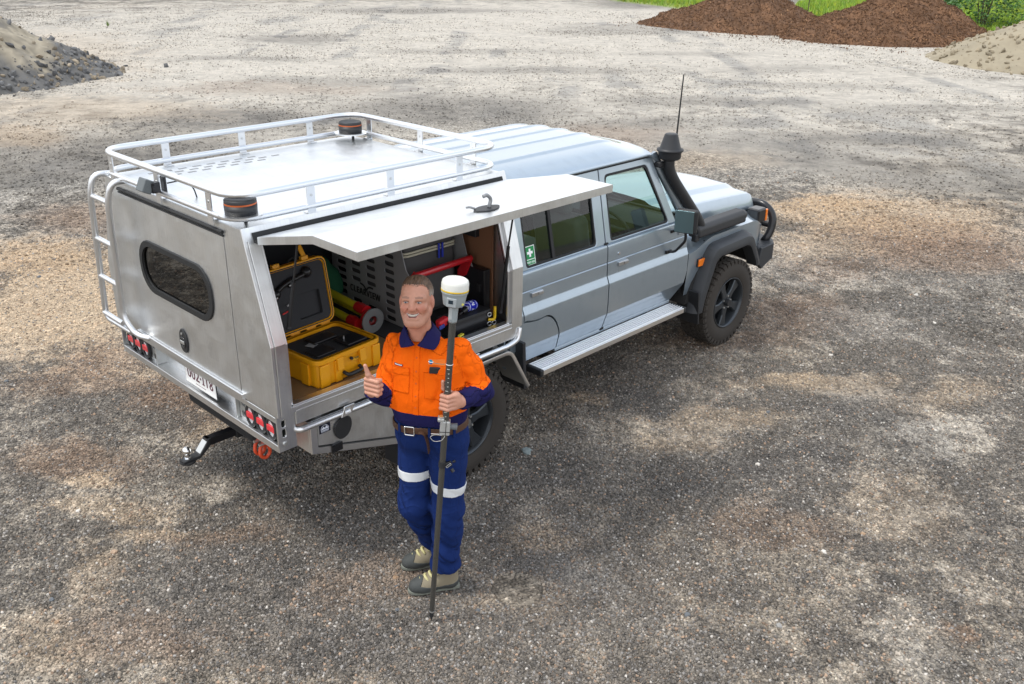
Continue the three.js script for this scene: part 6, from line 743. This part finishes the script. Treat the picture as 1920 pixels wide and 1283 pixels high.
// ---------- gear inside the canopy ----------
{ // open yellow hard case
  const c = grp('equipment_case'), Y = std(0.84, 0.37, 0.004, 0.42), Yd = std(0.72, 0.31, 0.006, 0.5), foam = std(0.022, 0.022, 0.024, 0.95); c.position.set(-0.835, 0.984, 0.645); c.rotation.y = 0.09;
  const hw = 0.250, hd = 0.205, H = 0.172, o = rrect(-hw + 0.012, -hd + 0.012, hw - 0.012, hd - 0.012, 0.045), oi = rrect(-hw + 0.026, -hd + 0.026, hw - 0.026, hd - 0.026, 0.036);
  const b = grp('case_base', c); mesh('base_shell', [extY(o, 0.006, H, 0.004, [oi]), extY(oi, 0.006, 0.02, 0.001)], Y, b); mesh('rim', [extY(rrect(-hw, -hd, hw, hd, 0.055), H - 0.028, H, 0.004, [rrect(-hw + 0.022, -hd + 0.022, hw - 0.022, hd - 0.022, 0.04)])], Y, b);
  for (const [x, w] of [[-0.19, 0.07], [-0.09, 0.05], [0.09, 0.05], [0.20, 0.06]]) for (const s of [1, -1]) mesh('rib', [box(x, 0.073, s * (hd - 0.008), w, 0.135, 0.016, 0.006)], Y, b);
  for (const z of [-0.10, 0.09]) for (const s of [1, -1]) mesh('rib', [box(s * (hw - 0.008), 0.073, z, 0.016, 0.135, 0.07, 0.006)], Y, b);
  for (const x of [-0.20, 0.20]) for (const z of [-0.16, 0.16]) mesh('foot', [box(x, 0.004, z, 0.06, 0.008, 0.04, 0.003)], Yd, b);
  mesh('foam_insert', [extY(rrect(-hw + 0.024, -hd + 0.024, hw - 0.024, hd - 0.024, 0.038), 0.05, H - 0.022, 0.004)], foam, b);
  for (const [x, z, w, d, h] of [[0.02, -0.08, 0.17, 0.10, 0.02], [-0.10, 0.06, 0.14, 0.12, 0.016], [0.12, 0.07, 0.15, 0.13, 0.024]]) mesh('packed_instrument', [box(x, H - 0.02 + h / 2 - 0.004, z, w, h, d, 0.008)], M.blackGloss, b);
  mesh('paper_label', [box(-0.06, H - 0.0185, -0.055, 0.09, 0.002, 0.055, 0.0005, [0, 0.3, 0])], std(0.28, 0.28, 0.28, 0.7), b); mesh('brass_fitting', [cyl([0.085, H - 0.01, 0.05], [0.085, H + 0.018, 0.05], 0.006, 0.004, 10), cyl([0.085, H - 0.008, 0.05], [0.085, H - 0.002, 0.05], 0.014, 0.014, 12)], M.silver, b);
  for (const x of [-0.085, 0.085]) mesh('latch', [box(x, H - 0.055, hd + 0.006, 0.045, 0.075, 0.014, 0.004, [-0.12, 0, 0])], Y, b); mesh('handle', [pipe([[-0.06, 0.055, hd], [-0.055, 0.045, hd + 0.035], [0.055, 0.045, hd + 0.035], [0.06, 0.055, hd]], 0.011, 0.02, false, 10)], M.black, b); mesh('pressure_valve', [cyl([0.0, H - 0.05, hd - 0.002], [0.0, H - 0.05, hd + 0.010], 0.010, 0.009, 12)], M.black, b);
  mesh('base_decal', new THREE.PlaneGeometry(0.05, 0.02).translate(0.035, H - 0.062, hd + 0.0025), new THREE.MeshStandardMaterial({ map: canvasTex(128, 52, (g, w, h) => { g.fillStyle = '#e0a608'; g.fillRect(0, 0, w, h); g.fillStyle = '#2a2310'; g.fillRect(8, 8, 40, 9); g.fillRect(52, 6, 68, 18); g.fillRect(52, 30, 68, 7); }), roughness: 0.5 }), b, true);
  const l = grp('case_lid', c); l.position.set(0, H, -hd - 0.004); l.rotation.x = -0.16; const lo = rrect(-hw, 0.006, hw, 0.415, 0.05), li = rrect(-hw + 0.02, 0.026, hw - 0.02, 0.395, 0.04);
  mesh('lid_shell', [extZ(lo, -0.055, -0.045, 0.002), extZ(lo, -0.048, 0.0, 0.004, [li])], Y, l); mesh('lid_gasket', [extZ(rrect(-hw + 0.010, 0.016, hw - 0.010, 0.405, 0.045), -0.003, 0.003, 0.001, [rrect(-hw + 0.016, 0.022, hw - 0.016, 0.399, 0.04)])], M.black, l); mesh('lid_foam', [extZ(li, -0.046, -0.010, 0.003, [rrect(0.0, 0.07, 0.17, 0.22, 0.01)]), extZ(rrect(0.0, 0.07, 0.17, 0.22, 0.01), -0.045, -0.034, 0.001)], std(0.045, 0.047, 0.052, 0.95), l);
  mesh('stowed_bracket', [pipe([[-0.15, 0.28, 0.004], [-0.06, 0.32, 0.01], [0.02, 0.33, 0.008], [0.10, 0.345, 0.004]], 0.016, 0.03, false, 8), ball(-0.15, 0.27, 0.0, 0.034), ball(0.09, 0.345, 0.0, 0.036), ball(-0.03, 0.31, 0.0, 0.03)], M.blackGloss, l);
  for (const [x, y] of [[-0.17, 0.25], [-0.06, 0.30], [-0.10, 0.19]]) mesh('bracket_screw', [cyl([x, y, 0.025], [x + 0.015, y + 0.006, 0.03], 0.007, 0.007, 10)], M.silver, l);
  mesh('red_cap', [cyl([-0.12, 0.14, -0.008], [-0.07, 0.15, -0.004], 0.005, 0.005, 8)], std(0.6, 0.03, 0.03, 0.5), l);
  for (const x of [-0.17, -0.06, 0.06, 0.17]) { mesh('hinge', [box(x, 0.004, -0.012, 0.07, 0.018, 0.022, 0.004)], Yd, l); } for (const x of [-0.10, 0.11]) mesh('lid_catch', [box(x, 0.425, -0.022, 0.05, 0.026, 0.026, 0.004)], Y, l); mesh('lid_handle_tab', [box(0.11, 0.465, -0.034, 0.032, 0.075, 0.010, 0.003, [-0.3, 0, 0.1])], Y, l);
  tag(c, 'open yellow hard equipment case with black foam on the canopy floor', 'case');
}
{ // folded tripod with yellow legs
  const t = grp('tripod'), Yl = phys(0.62, 0.55, 0.015, 0.35, 0, { clearcoat: 0.6 }), Rd = phys(0.55, 0.012, 0.018, 0.35, 0, { clearcoat: 0.5 });
  const a = V(-0.33, 1.075, 0.34), d = V(0.02, 0.03, -0.86).normalize(); t.position.copy(a); t.quaternion.setFromUnitVectors(V(0, 0, -1), d);
  for (const [x, y] of [[-0.062, -0.03], [0.0, 0.045], [0.062, -0.03]]) { mesh('leg', [cyl([x, y, 0.0], [x, y, -0.80], 0.026, 0.026, 16)], Yl, t); mesh('leg_clamp', [cyl([x, y, 0.02], [x, y, -0.085], 0.037, 0.033, 16), box(x, y + 0.02, -0.035, 0.04, 0.03, 0.05, 0.008)], Rd, t); }
  mesh('head_casting', [new THREE.LatheGeometry([[0.034, 0], [0.055, 0], [0.072, 0.03], [0.072, 0.055], [0.034, 0.055]].map(([r, z]) => new THREE.Vector2(r, z)), 28).rotateX(PI / 2).translate(0, 0, 0.02)], Rd, t);
  mesh('head_plate', [ext(shapeOf(oval(0, 0, 0.084, 0.084, 32), [oval(0, 0, 0.032, 0.032, 20)]), 0.014, 0.003).translate(0, 0, 0.076)], std(0.17, 0.175, 0.175, 0.5), t); mesh('centre_screw', [cyl([0, 0, 0.02], [0, 0, 0.070], 0.012, 0.012, 12)], M.dark, t);
  tag(t, 'folded survey tripod with yellow legs and red head beside the yellow case', 'tripod');
}
const { FontLoader } = await import('three/addons/loaders/FontLoader.js'); const { TextGeometry } = await import('three/addons/geometries/TextGeometry.js');
const font = await new FontLoader().loadAsync('fonts/droid/droid_sans_bold.typeface.json');
{ // fridge slide with perforated cheeks and red handle
  const f = grp('fridge_slide'), cheekMat = std(0.27, 0.275, 0.28, 0.5), cheek = [[-0.26, 0.99], [0.70, 0.99], [0.70, 1.21], [0.545, 1.40], [0.50, 1.53], [-0.26, 1.53]], slot = (z, y) => rrect(z - 0.050, y - 0.016, z + 0.050, y + 0.016, 0.014, 3);
  const holes = []; for (let k = 0; k < 8; k++) if (k < 5) holes.push(slot(-0.150, 1.285 - k * 0.052)); holes.push(slot(-0.148, 1.337), slot(-0.146, 1.389), slot(-0.145, 1.441)); for (const y of [1.262, 1.205, 1.05, 1.314, 1.366, 1.42]) holes.push(slot(0.012, y)); for (const y of [1.375, 1.32, 1.265, 1.21, 1.04, 1.43]) holes.push(slot(0.175, y)); for (let k = 0; k < 9; k++) holes.push(slot(0.375, 1.455 - k * 0.054));
  const cp = mesh('slotted_cheek', [extX(cheek, -0.146, -0.140, 0.0008, holes)], cheekMat, f); mesh('plain_cheek', [extX(cheek.map(([z, y]) => [z + 0.03, y]), 0.352, 0.358, 0.0008)], cheekMat, f);
  const w = new TextGeometry('CLEARVIEW', { font, size: 0.046, depth: 0.002, curveSegments: 3 }); w.computeBoundingBox(); const s = 0.33 / (w.boundingBox.max.x - w.boundingBox.min.x); w.scale(s, 1, 1); w.rotateY(-PI / 2); w.translate(-0.1475, 1.108, -0.062); mesh('lettering', w, M.blackGloss, cp); mesh('bird_mark', [sweep(fillet([[-0.148, 1.185, 0.055], [-0.148, 1.180, 0.095], [-0.148, 1.148, 0.118], [-0.148, 1.182, 0.150], [-0.148, 1.180, 0.195]], 0.02, false), [[0.006, -0.001], [0.006, 0.001], [-0.006, 0.001], [-0.006, -0.001]])], M.blackGloss, cp);
  const R = phys(0.55, 0.012, 0.02, 0.35, 0, { clearcoat: 0.5 }); const h = mesh('handle', [cyl([-0.135, 1.375, 0.615], [0.352, 1.385, 0.615], 0.021, 0.021, 18)], R, f); for (const x of [-0.13, 0.335]) mesh('handle_arm', [extX([[0.60, 1.40], [0.64, 1.38], [0.58, 1.26], [0.50, 1.20], [0.50, 1.28]], x, x + 0.012, 0.002)], R, h);
  mesh('slide_base', [box(0.107, 1.0, 0.22, 0.49, 0.024, 0.94, 0.003)], M.dark, f); tag(f, 'grey slotted metal fridge slide with a red pull handle inside the canopy', 'fridge slide');
  const fr = grp('portable_fridge'), cov = std(0.085, 0.083, 0.082, 0.9), pip = std(0.55, 0.52, 0.40, 0.7);
  mesh('fridge_body', [box(0.105, 1.24, 0.17, 0.44, 0.44, 0.64, 0.03)], cov, fr); mesh('fridge_lid', [box(0.105, 1.535, 0.17, 0.44, 0.12, 0.64, 0.03)], cov, fr); for (const y of [1.463, 1.482]) mesh('piping', [pipe([[-0.118, y, -0.15], [0.328, y, -0.15], [0.328, y, 0.492], [-0.118, y, 0.492]], 0.008, 0.04, true, 8)], pip, fr);
  mesh('front_pocket', [box(0.105, 1.19, 0.498, 0.34, 0.26, 0.03, 0.012)], cov, fr); for (const x of [0.17, 0.20]) mesh('blue_strap', [box(x, 1.45, 0.505, 0.016, 0.10, 0.006, 0.001)], std(0.02, 0.04, 0.42, 0.6), fr); mesh('carry_strap', [pipe([[-0.05, 1.30, 0.50], [0.02, 1.345, 0.53], [0.16, 1.345, 0.53], [0.24, 1.30, 0.50]], 0.008, 0.03, false, 6)], M.black, fr); mesh('buckle_clip', [box(-0.02, 1.325, 0.53, 0.03, 0.025, 0.012, 0.003)], M.silver, fr);
  tag(fr, 'portable fridge in a grey padded cover with cream piping', 'fridge');
}
{ // small gear near the front of the side opening
  const b = grp('storage_box'); mesh('box_shell', [box(0.12, 1.045, 0.795, 0.34, 0.11, 0.13, 0.01)], M.blackGloss, b); mesh('box_lid', [box(0.12, 1.103, 0.795, 0.35, 0.014, 0.14, 0.005)], M.black, b); tag(b, 'low glossy black storage box behind the canopy sill', 'box');
  const c = grp('spray_can'); const t = canvasTex(256, 128, (g, w, h) => { g.fillStyle = '#0a1fb4'; g.fillRect(0, 0, w, h); g.fillStyle = '#e8eefc'; g.font = 'bold 60px sans-serif'; g.textAlign = 'center'; g.fillText('MW', 64, 84); g.fillText('MW', 192, 84); g.fillRect(0, 8, w, 8); g.fillRect(0, 112, w, 6); });
  mesh('can_body', new THREE.CylinderGeometry(0.034, 0.034, 0.10, 24).rotateZ(PI / 2 - 0.15), new THREE.MeshPhysicalMaterial({ map: t, roughness: 0.3, clearcoat: 0.6 }), c, true); mesh('can_neck', [cyl([-0.05, -0.008, 0], [-0.085, -0.014, 0], 0.026, 0.012, 16), cyl([-0.085, -0.014, 0], [-0.12, -0.019, 0], 0.006, 0.006, 8)], M.blackGloss, c); c.position.set(0.165, 1.146, 0.80); c.rotation.y = 0.25; tag(c, 'blue spray can with white lettering lying on the black box', 'can');
  const r = grp('red_pouch'); mesh('pouch', [box(0, 0.03, 0, 0.085, 0.055, 0.05, 0.014, [0, 0, 0.2])], std(0.60, 0.02, 0.03, 0.5), r); mesh('pouch_flap', [box(-0.03, 0.014, 0.028, 0.045, 0.026, 0.008, 0.003, [0, 0, 0.2])], std(0.03, 0.05, 0.28, 0.6), r); r.position.set(-0.07, 1.07, 0.80); tag(r, 'small red pouch with a blue flap behind the shoulder of the person', 'pouch');
  const h = grp('hose_fitting'); mesh('lever', [pipe([[0.0, 0.0, 0], [0.045, -0.008, 0], [0.05, 0.02, 0], [0.05, 0.085, 0]], 0.010, 0.015, false, 10)], std(0.72, 0.46, 0.01, 0.4), h); mesh('coupling', [new THREE.TorusGeometry(0.014, 0.004, 8, 18).translate(0.01, -0.03, 0), new THREE.TorusGeometry(0.014, 0.004, 8, 18).translate(0.045, -0.028, 0), new THREE.TorusGeometry(0.013, 0.004, 8, 18).translate(0.01, 0.035, 0)], M.silver, h); h.position.set(0.27, 1.04, 0.865); h.rotation.y = -0.3; tag(h, 'yellow right-angle lever with metal rings hanging by the front post', 'lever');
  const k = grp('key_tag'); mesh('tag_body', [box(0, 0.006, 0, 0.05, 0.012, 0.022, 0.004)], std(0.65, 0.55, 0.03, 0.4), k); mesh('key_blade', [box(-0.045, 0.005, 0, 0.045, 0.003, 0.008, 0.001)], M.silver, k); k.position.set(-0.005, 1.016, 0.90); k.rotation.y = 0.3; tag(k, 'yellow key tag lying on the canopy sill', 'key');
  const cs = grp('hard_case'); mesh('case_shell', [box(0.33 + 0.045, 1.16, 0.60, 0.06, 0.34, 0.30, 0.012)], M.blackGloss, cs); for (const z of [0.50, 0.70]) mesh('latch', [box(0.342, 1.20, z, 0.008, 0.05, 0.03, 0.003)], M.black, cs); tag(cs, 'tall black case standing against the brown front lining', 'case');
  const ac = grp('control_box'); mesh('housing', [box(0.40, 1.60, 0.52, 0.04, 0.16, 0.22, 0.008)], M.black, ac); tag(ac, 'black control box fixed high on the brown front lining', 'box');
  const lump = (name, label, cat, cs, m, mn, mx, seed) => { const f = un(...cs)(0.06), g = nets((x, y, z) => f(x, y, z) + 0.022 * (noise3(x * 14, y * 18, z * 14, seed) - 0.5), mn, mx, 0.014), o = grp(name); mesh('bag_body', g, m, o); const mid = V((mn[0] + mx[0]) / 2, (mn[1] + mx[1]) / 2, (mn[2] + mx[2]) / 2); mesh('carry_handle', [pipe([[mid.x - 0.1, mx[1] - 0.06, mid.z], [mid.x - 0.08, mx[1] - 0.01, mid.z], [mid.x + 0.08, mx[1] - 0.01, mid.z], [mid.x + 0.1, mx[1] - 0.06, mid.z]], 0.009, 0.03, false, 8)], M.black, o); tag(o, label, cat); };
  lump('duffel_bag', 'dark green canvas bag at the back between case and slotted panel', 'bag', [cap([-0.62, 1.12, -0.15], [-0.26, 1.12, -0.20], 0.13), cap([-0.60, 1.22, -0.18], [-0.28, 1.23, -0.22], 0.10)], std(0.012, 0.10, 0.045, 0.85), [-0.82, 0.96, -0.40], [-0.10, 1.40, 0.05], 81);
  lump('clothing_bundle', 'crumpled dark navy clothing bundle behind the open case lid', 'clothes', [cap([-1.15, 1.25, 0.12], [-0.85, 1.32, 0.08], 0.12), cap([-1.15, 1.10, 0.05], [-0.85, 1.10, 0.05], 0.12), cap([-1.1, 1.42, 0.15], [-0.95, 1.44, 0.10], 0.10)], std(0.03, 0.03, 0.055, 0.95), [-1.34, 0.95, -0.15], [-0.66, 1.60, 0.34], 83);
}
renderer.render(scene, camera);
